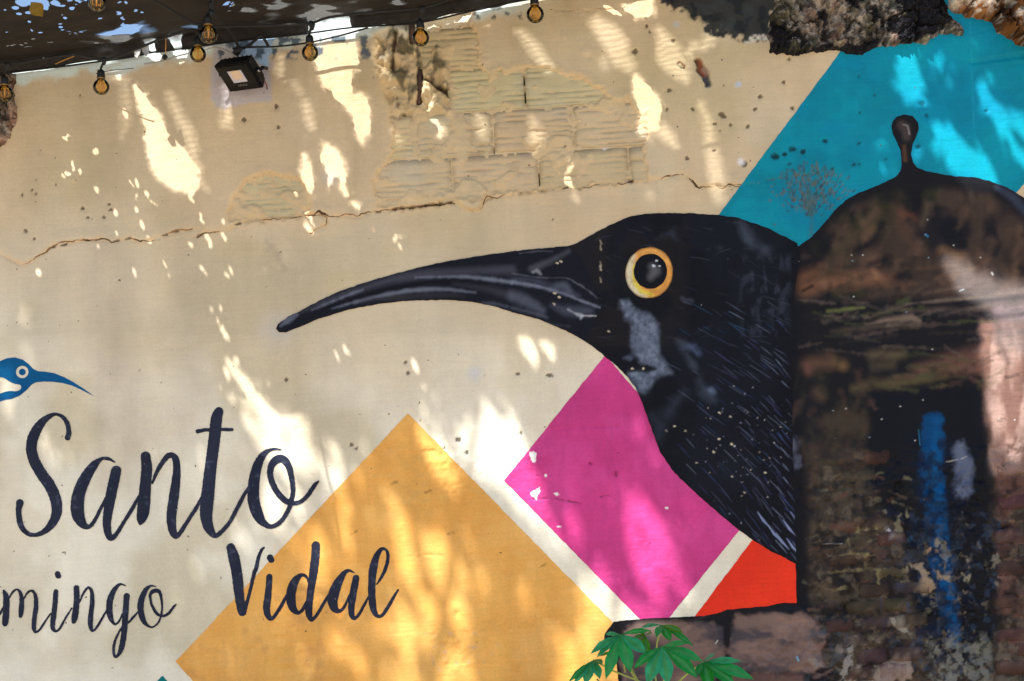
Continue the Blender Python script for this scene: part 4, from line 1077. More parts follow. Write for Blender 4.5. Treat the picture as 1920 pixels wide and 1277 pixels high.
letters('the word Santo in dark navy brush script', [
    ('S', A_([(510, 722, 42), (520, 680, 38), (505, 612, 34), (470, 565, 30), (428, 548, 22), (380, 558, 36), (312, 612, 62), (258, 700, 80), (236, 790, 82), (256, 890, 84), (312, 990, 84), (375, 1080, 86), (415, 1170, 86), (428, 1250, 80), (418, 1310, 74), (385, 1372, 60), (330, 1425, 42), (262, 1450, 30), (205, 1436, 36), (165, 1395, 42), (145, 1330, 44), (140, 1265, 44), (150, 1210, 58)])),
    ('a', A_([(862, 905, 8), (815, 880, 26), (765, 880, 26), (705, 930, 62), (645, 1020, 84), (600, 1120, 94), (582, 1220, 100), (588, 1300, 96), (622, 1368, 62), (668, 1388, 34), (710, 1345, 28), (745, 1275, 26), (795, 1175, 22)], [(872, 968, 76), (852, 1060, 80), (830, 1170, 78), (812, 1277, 70), (802, 1370, 62), (815, 1450, 52), (840, 1475, 38), (880, 1432, 32), (940, 1335, 28), (990, 1255, 30), (1040, 1160, 20)])),
    ('n', A_([(1092, 862, 74), (1100, 950, 82), (1090, 1060, 84), (1084, 1150, 90), (1075, 1260, 96), (1062, 1320, 78), (1052, 1362, 30)], [(1140, 1065, 14), (1170, 990, 28), (1212, 915, 36), (1255, 862, 42), (1290, 852, 40), (1318, 885, 52), (1325, 960, 56), (1318, 1050, 66), (1305, 1150, 74), (1290, 1260, 76), (1284, 1340, 72), (1295, 1420, 60), (1320, 1462, 36), (1360, 1420, 34), (1420, 1325, 30), (1475, 1240, 30), (1520, 1150, 18)])),
    ('t', A_([(1640, 525, 66), (1622, 580, 84), (1612, 680, 88), (1598, 800, 88), (1582, 920, 88), (1570, 1020, 92), (1560, 1120, 98), (1550, 1220, 100), (1546, 1310, 92), (1565, 1395, 74), (1610, 1455, 40), (1660, 1425, 34), (1720, 1355, 30), (1770, 1265, 32), (1830, 1150, 28), (1885, 1060, 20)], [(1482, 674, 32), (1540, 664, 26), (1640, 660, 24), (1738, 662, 26)])),
    ('o', A_([(2106, 812, 10), (2060, 806, 18), (2010, 820, 30), (1965, 860, 52), (1930, 930, 70), (1908, 1020, 82), (1898, 1120, 88), (1905, 1210, 90), (1930, 1290, 84), (1965, 1350, 60), (2020, 1385, 36), (2070, 1375, 34), (2120, 1330, 34), (2165, 1255, 34), (2185, 1190, 36), (2196, 1120, 36), (2188, 1030, 40), (2165, 940, 50), (2125, 885, 58), (2075, 885, 62), (2035, 930, 52), (2025, 1000, 46), (2050, 1080, 46), (2095, 1150, 46), (2145, 1195, 44), (2200, 1212, 36), (2262, 1195, 30), (2315, 1140, 34), (2355, 1080, 32), (2386, 1048, 16)])),
])
letters('the word Vidal in dark navy brush script', [
    ('V', E_([(1730, 278, 66), (1752, 350, 84), (1772, 450, 82), (1785, 550, 80), (1796, 650, 72), (1808, 735, 64), (1812, 765, 50)], [(1825, 768, 40), (1850, 690, 28), (1875, 600, 26), (1905, 470, 30), (1921, 430, 30), (1936, 360, 28), (1958, 300, 22), (1978, 278, 16)])),
    ('i', E_(FA([(103, 496, 46), (100, 560, 48), (92, 640, 52), (82, 720, 54), (90, 780, 46), (114, 812, 28), (145, 785, 26), (190, 715, 26), (225, 650, 24), (242, 615, 14)]), FA([(108, 352, 48), (118, 370, 46)]))),
    ('d', E_(FA([(392, 540, 8), (384, 505, 18), (360, 484, 24), (328, 490, 36), (288, 540, 64), (265, 620, 72), (266, 690, 70), (288, 745, 50), (320, 765, 28), (350, 742, 26), (380, 685, 20)]), FA([(450, 262, 64), (448, 330, 64), (438, 420, 66), (424, 520, 60), (410, 610, 54), (400, 700, 54), (398, 770, 50), (415, 818, 30), (450, 790, 26), (500, 710, 26), (548, 625, 18)]))),
    ('a', E_(FA([(738, 467, 8), (705, 451, 20), (668, 463, 34), (622, 530, 62), (588, 610, 80), (575, 680, 76), (592, 735, 56), (630, 752, 26), (668, 710, 22), (705, 625, 14)]), FA([(750, 505, 48), (740, 560, 54), (725, 640, 54), (715, 720, 50), (718, 780, 42), (738, 808, 26), (770, 780, 24), (810, 710, 22), (845, 645, 16)]))),
    ('l', E_(FA([(905, 553, 10), (945, 490, 24), (975, 420, 28), (989, 350, 26), (978, 300, 22), (946, 288, 26), (912, 325, 42), (886, 400, 60), (872, 480, 60), (868, 560, 56), (868, 640, 56), (875, 710, 54), (890, 765, 42), (916, 793, 26), (950, 780, 26), (990, 720, 26), (1030, 650, 24), (1064, 596, 14)]))),
])
letters('the letters mingo in dark navy brush script running off the left edge', [
    ('o before mingo', E_([(-150, 600, 40), (-190, 680, 46), (-180, 780, 44), (-130, 830, 20), (-70, 790, 18), (-50, 700, 20), (-70, 640, 26)], [(-90, 760, 16), (-40, 790, 20), (0, 772, 22), (22, 730, 12)])),
    ('m', E_([(32, 602, 20), (48, 650, 44), (48, 740, 48), (42, 820, 50), (38, 850, 38)], [(72, 655, 10), (100, 608, 16), (130, 592, 14), (155, 618, 24), (165, 680, 36), (160, 750, 40), (155, 790, 30)], [(178, 668, 10), (205, 618, 16), (240, 601, 18), (265, 635, 28), (270, 720, 36), (260, 800, 36), (254, 870, 34), (268, 912, 18), (300, 890, 18), (340, 830, 16), (378, 772, 12)]),),
    ('i', E_([(420, 608, 36), (414, 680, 40), (405, 760, 40), (396, 830, 40), (395, 880, 32), (418, 905, 18), (450, 880, 18), (495, 800, 16), (538, 732, 12)], [(432, 474, 40), (438, 490, 42)])),
    ('n', E_([(573, 580, 42), (576, 650, 44), (570, 730, 46), (560, 800, 48), (552, 832, 34)], [(595, 692, 10), (625, 622, 18), (662, 578, 18), (688, 605, 28), (692, 690, 36), (682, 770, 38), (677, 850, 38), (692, 900, 20), (725, 875, 18), (770, 800, 18), (808, 730, 12)])),
    ('g', E_([(942, 564, 8), (905, 552, 18), (870, 578, 32), (832, 650, 46), (820, 720, 50), (826, 790, 44), (846, 838, 26), (870, 850, 16), (895, 825, 16), (918, 775, 12)], [(950, 642, 48), (945, 700, 44), (940, 790, 46), (935, 870, 44), (925, 950, 44), (910, 1030, 40), (885, 1082, 24), (862, 1095, 18), (850, 1050, 22), (858, 990, 20), (882, 930, 16), (915, 872, 12), (960, 842, 14), (1000, 800, 18), (1040, 752, 12)])),
    ('o', E_([(1172, 571, 8), (1130, 565, 18), (1090, 600, 36), (1060, 670, 46), (1055, 740, 48), (1070, 810, 42), (1100, 855, 24), (1140, 873, 14), (1180, 850, 14), (1205, 800, 16), (1217, 740, 16), (1215, 680, 18), (1200, 615, 26), (1165, 600, 34), (1130, 622, 26), (1130, 670, 20), (1150, 730, 22), (1182, 775, 22), (1222, 790, 20), (1265, 770, 20), (1300, 725, 20), (1322, 702, 10)])),
])

# ------------------------------------------------------------------ bare rubble standing proud of the plaster
def rubble(poly, base, tones, hgt, seed, label, cell=46, low=.5, gapc=(24, 22, 22), dark=()):
    """broken masonry: separate stones with their own tilt and tone, dark open joints, sharp grain"""
    x0, x1 = min(p[0] for p in poly), max(p[0] for p in poly); y0, y1 = min(p[1] for p in poly), max(p[1] for p in poly)
    gg = subgrid(x0 - 12, y0 - 12, x1 + 12, y1 + 12, .003)
    gg.base(base)
    PXg, PYg = gg.PX, gg.PY
    pd = polysdf(PXg, PYg, poly)
    f = pd + 3.0 * fbm(PXg * .09, PYg * .09, seed, 4) + 4 * fbm(PXg * .03, PYg * .03, seed + 20, 3)
    f = np.where(pd < -9, np.minimum(f, -9), f)
    wx_ = PXg + 7 * fbm(PXg * .05, PYg * .05, seed + 1, 3) + 3 * fbm(PXg * .16, PYg * .16, seed + 2, 2)
    wy_ = PYg + 7 * fbm(PXg * .05 + 30, PYg * .05, seed + 1, 3) + 3 * fbm(PXg * .16 + 30, PYg * .16, seed + 2, 2)
    rg = np.random.default_rng(seed)
    sx_, sy_ = np.meshgrid(np.arange(x0 - cell, x1 + cell, cell * 1.25), np.arange(max(y0, -140) - cell, y1 + cell, cell * .85))
    sx_ = sx_ + rg.uniform(-.45, .45, sx_.shape) * cell; sy_ = sy_ + rg.uniform(-.4, .4, sy_.shape) * cell
    d1 = np.full(PXg.shape, 1e9); d2 = np.full(PXg.shape, 1e9)
    hh = np.zeros(PXg.shape); tn = np.zeros(PXg.shape)
    for a, b in zip(sx_.ravel(), sy_.ravel()):
        k_ = rg.uniform(.8, 1.25); h0, tx, ty, t0 = rg.uniform(.35, 1.0), rg.normal(0, .45), rg.normal(0, .45), rg.uniform(0, 1)
        d = np.hypot((wx_ - a) * .85, wy_ - b) * k_
        m = d < d1
        d2 = np.where(m, d1, np.minimum(d2, d))
        hh = np.where(m, h0 + tx * (wx_ - a) / cell + ty * (wy_ - b) / cell, hh)
        tn = np.where(m, t0, tn)
        d1 = np.where(m, d, d1)
    gp = d2 - d1
    joint = (1 - sstep(.5, 6.0, gp)) * sstep(-.7, .3, fbm(PXg * .02, PYg * .02, seed + 31, 3))
    n2 = fbm(PXg * .11, PYg * .11, seed + 13, 4)
    big = fbm(PXg * .012, PYg * .012, seed + 17, 3)
    hq = hgt * (low + .38 * hh + .25 * big) * (1 - .55 * joint) + .013 * n2 + .0045 * fbm(PXg * .3, PYg * .3, seed + 15, 2)
    hq = np.maximum(hq, .012 + .004 * n2) * sstep(0, 11, -f) - .006
    full_ = (-900, -900, 3000, 3000)
    for c, al, thr, wd, s_, sd_ in tones:
        gg.mottle(full_, S(*c), al, thr, wd, s_, sd_, 5)
    gg.col = gg.col * (.78 + .42 * tn)[..., None]
    gg.mottle(full_, S(180, 170, 158), .45, .5, .25, .14, seed + 21, 3)
    gg.mottle(full_, S(30, 28, 28), .6, .3, .4, .12, seed + 24, 3)
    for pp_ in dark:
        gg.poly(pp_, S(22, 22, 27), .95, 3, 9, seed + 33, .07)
    jj = joint[..., None] * .6
    gg.col = gg.col * (1 - jj) + S(*gapc) * jj
    A, T, loops, starts = march(f)
    x = at_nodes(gg.X, A, T); z = at_nodes(gg.Z, A, T)
    o = mesh_np('bare_rubble', np.stack([x, -(np.maximum(hs(x, z), 0) + at_nodes(hq, A, T)), z], -1), loops, starts, M_ROUGH, WALL, at_nodes(gg.col, A, T), smooth=False)
    o['label'] = label
    return gg
RUB = [(1440, -120), (1446, 20), (1438, 66), (1444, 98), (1456, 106), (1480, 108), (1500, 107), (1522, 103), (1540, 100), (1562, 102), (1580, 106), (1600, 107), (1624, 106), (1634, 98), (1655, 93), (1672, 93), (1690, 89), (1712, 88), (1730, 83), (1746, 78), (1762, 71), (1782, 70), (1806, 69), (1810, 60), (1800, 44), (1784, 28), (1772, 4), (1765, -120)]
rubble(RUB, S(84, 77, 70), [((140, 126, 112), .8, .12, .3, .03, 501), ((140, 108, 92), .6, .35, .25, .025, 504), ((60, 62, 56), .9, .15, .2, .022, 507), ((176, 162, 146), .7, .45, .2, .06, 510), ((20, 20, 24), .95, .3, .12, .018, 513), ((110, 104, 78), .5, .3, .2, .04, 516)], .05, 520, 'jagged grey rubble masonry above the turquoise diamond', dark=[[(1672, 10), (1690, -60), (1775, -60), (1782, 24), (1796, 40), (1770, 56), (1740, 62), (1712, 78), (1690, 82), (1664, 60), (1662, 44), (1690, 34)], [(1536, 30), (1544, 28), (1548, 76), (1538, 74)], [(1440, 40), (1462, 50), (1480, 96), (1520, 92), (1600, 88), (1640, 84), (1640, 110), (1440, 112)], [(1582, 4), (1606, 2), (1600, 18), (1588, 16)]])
BOUL = [(1764, -120), (1772, 2), (1776, 18), (1790, 26), (1812, 34), (1836, 38), (1856, 46), (1866, 58), (1880, 68), (1896, 78), (1910, 88), (1930, 98), (1990, 120), (1990, -120)]
rubble(BOUL, S(116, 72, 34), [((150, 100, 54), .7, .1, .3, .02, 541), ((64, 38, 20), .8, .25, .2, .03, 544), ((196, 180, 160), .85, .25, .2, .018, 547), ((220, 210, 196), .7, .5, .15, .05, 550)], .075, 560, 'brown rounded stone at the upper right corner of the wall', cell=60, low=.8, gapc=(60, 38, 22))
LCH = [(-80, 130), (36, 132), (35, 150), (32, 176), (38, 196), (41, 212), (36, 228), (28, 248), (24, 262), (12, 276), (2, 288), (-20, 300), (-80, 310)]
rubble(LCH, S(120, 104, 92), [((168, 140, 124), .8, .1, .25, .03, 571), ((62, 70, 66), .8, .2, .2, .03, 574), ((92, 58, 40), .7, .3, .2, .03, 577)], .04, 580, 'broken brown rubble patch at the left edge under the cloth')
# ------------------------------------------------------------------ where sunlight reaches the wall in the photograph (survey of the gaps above)
GAPS = []          # (points x,y,width , openness)
def gap(pts, o=1.0): GAPS.append((pts, o))
gap([(258, 165, 4), (268, 185, 16), (280, 215, 28), (288, 240, 36), (296, 262, 44), (308, 285, 62), (322, 308, 76), (338, 326, 66), (352, 342, 44), (358, 354, 20)])
gap([(356, 356, 5), (361, 372, 6), (364, 382, 3)]); gap([(368, 352, 3), (364, 382, 5)])
gap([(318, 180, 8), (330, 205, 16), (345, 235, 22), (358, 262, 24), (366, 290, 18), (372, 330, 8), (386, 356, 3)], .45)
gap([(238, 150, 8), (238, 200, 14), (236, 240, 12), (232, 264, 4)], .30)
gap([(208, 118, 22), (216, 140, 24), (226, 152, 12), (240, 156, 5)], .45)
gap([(282, 102, 16), (294, 110, 22), (300, 122, 6)], .9); gap([(336, 104, 20), (342, 116, 16), (338, 125, 4)], .8); gap([(352, 104, 10), (340, 124, 4)], .8)
gap([(630, 64, 80), (632, 90, 82), (634, 115, 78), (630, 138, 60), (622, 152, 40), (618, 160, 14)])
gap([(655, 140, 18), (652, 160, 26), (640, 178, 30), (652, 190, 26), (672, 200, 40), (680, 216, 34), (676, 238, 30), (678, 256, 16), (680, 270, 5)], .85)
gap([(612, 282, 16), (624, 300, 36), (630, 318, 40), (622, 335, 16), (618, 352, 5)]); gap([(640, 310, 16), (646, 336, 14), (644, 352, 8), (656, 372, 8), (668, 388, 6), (676, 396, 3)])
gap([(576, 300, 8), (578, 330, 20), (580, 352, 14), (582, 366, 5)], .9); gap([(572, 195, 10), (578, 218, 18), (586, 240, 12)], .5); gap([(550, 358, 5), (556, 368, 6)], .9)
gap([(575, 402, 8), (582, 408, 8)], .8); gap([(576, 424, 12), (580, 434, 8)]); gap([(586, 412, 4), (590, 426, 5)])
gap([(524, 110, 12), (526, 135, 16), (532, 152, 8)], .4); gap([(556, 158, 8), (560, 172, 10)], .3)
gap([(425, 168, 14), (426, 196, 18), (424, 222, 18), (424, 238, 10)], .55)
gap([(712, 90, 18), (716, 112, 22), (722, 140, 14), (735, 162, 12)], .55); gap([(802, 165, 16), (806, 190, 20), (812, 215, 14), (822, 232, 8), (820, 250, 4)], .75); gap([(742, 252, 10), (750, 262, 8)], .5)
gap([(896, 215, 14), (902, 235, 24), (904, 250, 10)], .55); gap([(1000, 222, 10), (1002, 245, 24), (1003, 265, 20), (1003, 278, 8)], .55)
gap([(978, 62, 10), (992, 80, 14), (1004, 95, 22), (1016, 110, 22), (1026, 124, 14)], .55); gap([(898, 34, 8), (912, 44, 5)], .6)
gap([(1122, 45, 22), (1140, 65, 40), (1156, 88, 46), (1166, 108, 40), (1178, 122, 24)], .55); gap([(1130, 108, 10), (1134, 125, 8)], .35)
gap([(1196, 4, 60), (1202, 12, 44), (1196, 22, 26)], .95); gap([(1140, 16, 8), (1156, 26, 10), (1164, 29, 4)], .9)
gap([(1236, 56, 14), (1246, 78, 30), (1254, 100, 46), (1264, 116, 44), (1276, 136, 26), (1286, 150, 8)], .6)
gap([(1292, 100, 14), (1302, 84, 16)], .5); gap([(1318, 86, 16), (1330, 72, 16)], .5)
gap([(1192, 148, 16), (1204, 168, 28), (1214, 188, 38), (1220, 210, 38), (1216, 230, 34), (1206, 244, 14)]); gap([(1240, 242, 26), (1256, 258, 20), (1266, 272, 8)], .6); gap([(1210, 240, 10), (1214, 258, 5)], .6)
gap([(1316, 195, 8), (1322, 225, 14), (1328, 255, 20), (1338, 290, 26), (1344, 320, 34), (1346, 345, 32), (1348, 370, 18)], .5)
gap([(1070, 300, 8), (1060, 322, 10), (1066, 340, 10), (1073, 348, 5)], .8); gap([(1080, 368, 6), (1084, 376, 3)], .7); gap([(1215, 362, 14)], .3)
for a_, b_, w_ in [((124, 328), (131, 330), 7), ((150, 322), (152, 332), 5), ((136, 322), (140, 318), 5), ((120, 332), (122, 337), 4), ((180, 357), (184, 363), 9), ((278, 366), (283, 372), 8), ((282, 378), (293, 386), 3), ((256, 366), (260, 380), 3), ((242, 340), (250, 354), 3), ((216, 428), (222, 446), 4), ((376, 404), (388, 428), 5),
                   ((392, 445), (396, 466), 6), ((356, 459), (361, 466), 6), ((376, 503), (385, 515), 6), ((419, 420), (425, 432), 4), ((421, 442), (425, 456), 6), ((196, 562), (202, 578), 6), ((202, 576), (212, 594), 3), ((379, 572), (382, 582), 5), ((383, 592), (385, 600), 7), ((403, 598), (408, 608), 5), ((416, 580), (418, 588), 6), ((418, 616), (427, 638), 9), ((315, 515), (319, 522), 4), ((425, 516), (428, 523), 4),
                   ((742, 446), (740, 452), 5), ((744, 456), (752, 466), 5), ((742, 444), (756, 440), 4), ((646, 652), (650, 662), 6), ((630, 664), (634, 676), 6), ((500, 510), (501, 514), 3), ((118, 262), (130, 270), 4), ((137, 308), (137, 318), 5), ((124, 264), (130, 258), 4), ((700, 430), (704, 436), 3)]:
    gap([(a_[0], a_[1], w_), (b_[0], b_[1], w_ * .7)], .9)
gap([(982, 636, 12), (990, 648, 24), (1000, 664, 22), (1006, 682, 10), (1006, 696, 4)], .85); gap([(1020, 646, 14), (1030, 656, 24), (1038, 668, 12)], .85)
gap([(777, 680, 6), (784, 694, 11), (788, 700, 5)], .9)
gap([(180, 655, 10), (186, 675, 18), (192, 700, 14)], .35); gap([(50, 650, 6), (60, 690, 8)], .2); gap([(12, 700, 26), (16, 750, 24), (20, 780, 14)], .35); gap([(45, 580, 14), (46, 600, 18)], .25)
gap([(246, 765, 8), (258, 790, 18), (272, 815, 22), (280, 838, 16)], .4)
gap([(88, 820, 14), (100, 845, 32), (112, 870, 36), (122, 900, 20)], .7)
# under the word and towards the diamond: the edge of the cloth
gap([(428, 680, 5), (440, 695, 12), (458, 720, 16), (472, 742, 24), (486, 770, 40), (504, 800, 54), (530, 838, 66), (560, 868, 80), (590, 890, 60)], .9)
gap([(436, 748, 14), (456, 760, 22), (474, 780, 30)], .85); gap([(424, 698, 10), (428, 710, 10)], .8); gap([(412, 722, 7), (416, 734, 9)], .8)
gap([(486, 720, 5), (490, 728, 6)], .5); gap([(508, 762, 8), (514, 780, 12), (520, 795, 6)], .6); gap([(524, 752, 6), (534, 768, 12), (540, 780, 6)], .6); gap([(528, 786, 10), (534, 806, 14)], .6); gap([(596, 792, 6), (602, 808, 10), (606, 818, 5)], .6)
gap([(706, 742, 12), (718, 748, 14), (716, 756, 8)], .7); gap([(722, 782, 12), (728, 798, 12)], .7); gap([(742, 754, 7), (746, 766, 7)], .6); gap([(686, 786, 6), (692, 798, 8)], .4); gap([(684, 812, 6), (694, 832, 8)], .5); gap([(714, 770, 6), (718, 778, 6)], .4)
gap([(794, 724, 8), (806, 738, 16), (814, 752, 24), (812, 770, 18), (816, 782, 10)], .85); gap([(822, 726, 6), (834, 730, 6)], .4); gap([(828, 765, 5), (832, 800, 5)], .5)
gap([(878, 772, 5), (884, 790, 14), (892, 812, 30)], .9); gap([(914, 782, 5), (914, 800, 20)], .9); gap([(928, 766, 4), (930, 800, 16)], .9); gap([(950, 756, 6), (952, 790, 20), (952, 815, 40)], .9)
gap([(868, 822, 10), (892, 830, 40), (922, 838, 60), (950, 842, 60), (966, 880, 50)], .95)
gap([(806, 808, 8), (822, 812, 20), (826, 826, 14)], .8)

# lower wall: where the tree lets the sun through
LOW = []
def low(pts, o=1.0): LOW.append((pts, o))
low([(540, 830, 60), (590, 880, 90), (560, 920, 70), (520, 960, 50)], .9); low([(640, 850, 40), (620, 900, 60)], .5)
low([(778, 808, 12), (796, 832, 24), (826, 868, 34), (860, 905, 26)], .9); low([(890, 840, 60), (940, 850, 80), (970, 890, 70), (990, 930, 50)], 1)
low([(700, 880, 30), (730, 930, 60), (720, 990, 40)], .7); low([(830, 950, 40), (870, 990, 50)], .5); low([(620, 980, 40), (630, 1040, 60)], .8); low([(790, 1020, 90), (820, 1100, 120), (800, 1190, 120), (840, 1260, 110)], .9)
low([(560, 1010, 40), (570, 1060, 40)], .6); low([(560, 1140, 70), (690, 1180, 110), (800, 1230, 150)], .75); low([(900, 1120, 50), (960, 1230, 60)], .5); low([(1010, 1100, 30), (1000, 1180, 30)], .5); low([(1060, 1180, 60), (1110, 1240, 80), (1080, 1300, 70)], .95); low([(650, 1220, 60), (640, 1280, 60)], .6)
low([(1140, 1120, 50), (1150, 1160, 60), (1110, 1110, 40)], .9); low([(1000, 950, 30), (1040, 1000, 30)], .6)
low([(955, 900, 30), (985, 925, 36), (1010, 950, 30)], .9); low([(1196, 960, 40), (1210, 1000, 70), (1215, 1050, 90), (1240, 1090, 100), (1200, 1130, 60)], .95); low([(1140, 1080, 40), (1160, 1130, 40)], .6); low([(1290, 980, 40), (1300, 1040, 30)], .5)
low([(1196, 780, 18), (1206, 810, 24), (1214, 836, 20)], .7); low([(1040, 790, 60)], .25); low([(1050, 960, 60), (1080, 990, 40)], .5)
low([(450, 960, 40), (452, 1010, 50)], .5); low([(180, 1180, 30), (196, 1230, 36)], .45); low([(245, 880, 30), (240, 920, 30)], .4); low([(1165, 1190, 50), (1200, 1260, 60)], .5)
low([(100, 830, 30), (115, 890, 50)], .6); low([(15, 690, 40), (16, 780, 30)], .5)
# right side, tree only
low([(1698, 110, 34), (1704, 135, 48), (1710, 160, 40)], 1); low([(1758, 120, 22), (1766, 138, 32), (1772, 152, 20)], .8); low([(1836, 160, 20), (1852, 190, 32), (1874, 214, 36), (1894, 240, 30), (1912, 270, 24)], .95); low([(1916, 225, 24), (1920, 260, 30), (1930, 290, 40)], .9)
low([(1772, 262, 28), (1790, 285, 46), (1812, 310, 62), (1836, 330, 50), (1860, 350, 30)], 1); low([(1748, 296, 12), (1750, 310, 10)], .6)
low([(1440, 362, 14), (1456, 382, 26), (1474, 404, 34), (1500, 430, 26)], .8)
low([(1776, 502, 20), (1796, 514, 34), (1830, 534, 50), (1856, 552, 40)], 1); low([(1870, 560, 50), (1910, 580, 80), (1960, 600, 60)], .95); low([(1884, 640, 60), (1924, 660, 90)], .95); low([(1850, 660, 26), (1866, 700, 34), (1876, 740, 40), (1882, 800, 44)], 1); low([(1900, 730, 50), (1905, 800, 60), (1890, 830, 30)], .95)
low([(1796, 850, 30), (1806, 890, 34)], .5)
low([(1830, 50, 40), (1850, 66, 30)], .4); low([(1895, 10, 50), (1850, 14, 30)], .7)
LOWDARK = [[(765, 870, 46), (772, 950, 46), (768, 975, 30)], [(900, 950, 30), (925, 1010, 60), (945, 1070, 50), (955, 1100, 30)], [(1030, 1080, 26), (1045, 1150, 50), (1042, 1180, 36)], [(800, 990, 40), (786, 1000, 30)], [(860, 880, 14), (930, 970, 26)], [(700, 1090, 24), (705, 1260, 30)], [(1250, 1090, 30), (1262, 1140, 36)], [(1160, 1000, 40), (1170, 1090, 30)], [(1080, 860, 100)], [(1380, 880, 160)]]

def openmap(PXa, PYa, items, soft=0.0):
    o = np.zeros(PXa.shape)
    for pts, v in items:
        x0 = min(p[0] for p in pts) - 60; x1 = max(p[0] for p in pts) + 60; y0 = min(p[1] for p in pts) - 60; y1 = max(p[1] for p in pts) + 60
        m = (PXa > x0) & (PXa < x1) & (PYa > y0) & (PYa < y1)
        if not m.any(): continue
        d = strokesdf(PXa[m], PYa[m], pts)
        o[m] = np.maximum(o[m], v * np.clip(.5 - d / (2 * soft), 0, 1) if soft else v * (d < 0))
    return o

# ------------------------------------------------------------------ shade cloth
def edge3(x):
    """height of the cloth's wall-side edge over x"""
    pts = [unproj(a_, b_, -.022) for a_, b_ in EDGE]
    return np.interp(x, [p[0] for p in pts], [p[2] for p in pts])
cm, cn, cb, cout = newmat('shade_net')
cb.inputs['Roughness'].default_value = .85
g1 = N(cn, 'ShaderNodeNewGeometry'); t1 = N(cn, 'ShaderNodeTexNoise'); t1.inputs['Scale'].default_value = 9; t1.inputs['Detail'].default_value = 6
mpc = N(cn, 'ShaderNodeMapping'); mpc.inputs['Scale'].default_value = (1, 2.2, 1)
cn.links.new(g1.outputs['Position'], mpc.inputs[0]); cn.links.new(mpc.outputs[0], t1.inputs['Vector'])
rc = N(cn, 'ShaderNodeValToRGB'); rc.color_ramp.elements[0].position = .3; rc.color_ramp.elements[0].color = (.005, .004, .0035, 1); rc.color_ramp.elements[1].position = .75; rc.color_ramp.elements[1].color = (.026, .017, .012, 1)
cn.links.new(t1.outputs['Fac'], rc.inputs[0]); cn.links.new(rc.outputs[0], cb.inputs['Base Color'])
wv = N(cn, 'ShaderNodeTexWave', wave_type='BANDS', bands_direction='Y'); wv.inputs['Scale'].default_value = 55; wv.inputs['Distortion'].default_value = .6
cn.links.new(g1.outputs['Position'], wv.inputs['Vector'])
bpn = N(cn, 'ShaderNodeBump'); bpn.inputs['Strength'].default_value = .6; bpn.inputs['Distance'].default_value = .002
cn.links.new(wv.outputs['Fac'], bpn.inputs['Height']); cn.links.new(bpn.outputs[0], cb.inputs['Normal'])
# the open weave of worn cloth lets part of the light through
atn = N(cn, 'ShaderNodeAttribute', attribute_name='Col'); sp = N(cn, 'ShaderNodeSeparateColor'); cn.links.new(atn.outputs['Color'], sp.inputs[0])
tr = N(cn, 'ShaderNodeBsdfTransparent'); ms = N(cn, 'ShaderNodeMixShader')
cn.links.new(sp.outputs[0], ms.inputs[0]); cn.links.new(cb.outputs[0], ms.inputs[1]); cn.links.new(tr.outputs[0], ms.inputs[2]); cn.links.new(ms.outputs[0], cout.inputs[0])

CLOTH = empty('shade_cloth', tuple(unproj(480, 70, -.06)))
tag(CLOTH, 'dark brown torn shade cloth stretched above the wall at the upper left', 'shade cloth')
cl_o = Vector(CLOTH.location)
def cloth_part(name, Xa, Ya, Za, cutrag):
    t_ = -(Ya) / SB
    hx, hz = Xa + SA * t_, Za - SC * t_
    qx, qy = proj(hx, 0.0, hz)
    wob = 5 * fbm(qx * .05, qy * .05, 601, 3) + 2.5 * fbm(qx * .16, qy * .16, 604, 3)
    full_o = openmap(qx + wob, qy + wob * .6, [(p, v) for p, v in GAPS if v > .7])
    thin = openmap(qx + wob, qy + wob * .6, [(p, v) for p, v in GAPS if v <= .7], 9)
    # build an signed field for the cut-outs
    f = np.full(Xa.shape, 1e3); fb = np.full(Xa.shape, 1e3)
    for pts, v in GAPS:
        if v <= .7: continue
        x0 = min(p[0] for p in pts) - 60; x1 = max(p[0] for p in pts) + 60; y0 = min(p[1] for p in pts) - 60; y1 = max(p[1] for p in pts) + 60
        m = (qx > x0) & (qx < x1) & (qy > y0) & (qy < y1)
        if m.any():
            ds_ = strokesdf((qx + wob)[m], (qy + .6 * wob)[m], pts)
            f[m] = np.minimum(f[m], ds_)
            if max(p[2] for p in pts) > 13: fb[m] = np.minimum(fb[m], ds_)
    f = -f                      # negative inside the cloth
    fcut = np.maximum(f, cutrag(qx, qy))
    col = np.zeros(Xa.shape + (3,))
    weave = .5 + .5 * np.sin(Ya * 2 * math.pi / .011 + 2 * fbm(Xa * 20, Ya * 20, 607, 2))
    fray = .6 * np.exp(-(np.clip(fb, 0, 60) / 5.0) ** 2) * sstep(-.5, .35, fbm(qx * .05, qy * .05, 609, 3))
    col[..., 0] = np.clip(np.maximum(thin, fray) * (.55 + .75 * weave), 0, .95)
    r = march(fcut)
    A, T, loops, starts = r
    v = np.stack([at_nodes(Xa, A, T) - cl_o.x, at_nodes(Ya, A, T) - cl_o.y, at_nodes(Za, A, T) - cl_o.z], -1)
    return mesh_np(name, v, loops, starts, cm, CLOTH, at_nodes(col, A, T))
xa = np.arange(-2.7, 1.02, .004)
ya = -np.arange(.026, .83, .004)
XA, YA = np.meshgrid(xa, ya)
ZA = edge3(XA) + .052 + .03 * np.abs(YA) + .012 * fbm(XA * 2.2, YA * 2.2, 611, 3) - .05 * np.sin(np.clip(-YA / .8, 0, 1) * math.pi) + .004 * fbm(XA * 9, YA * 12, 613, 2)
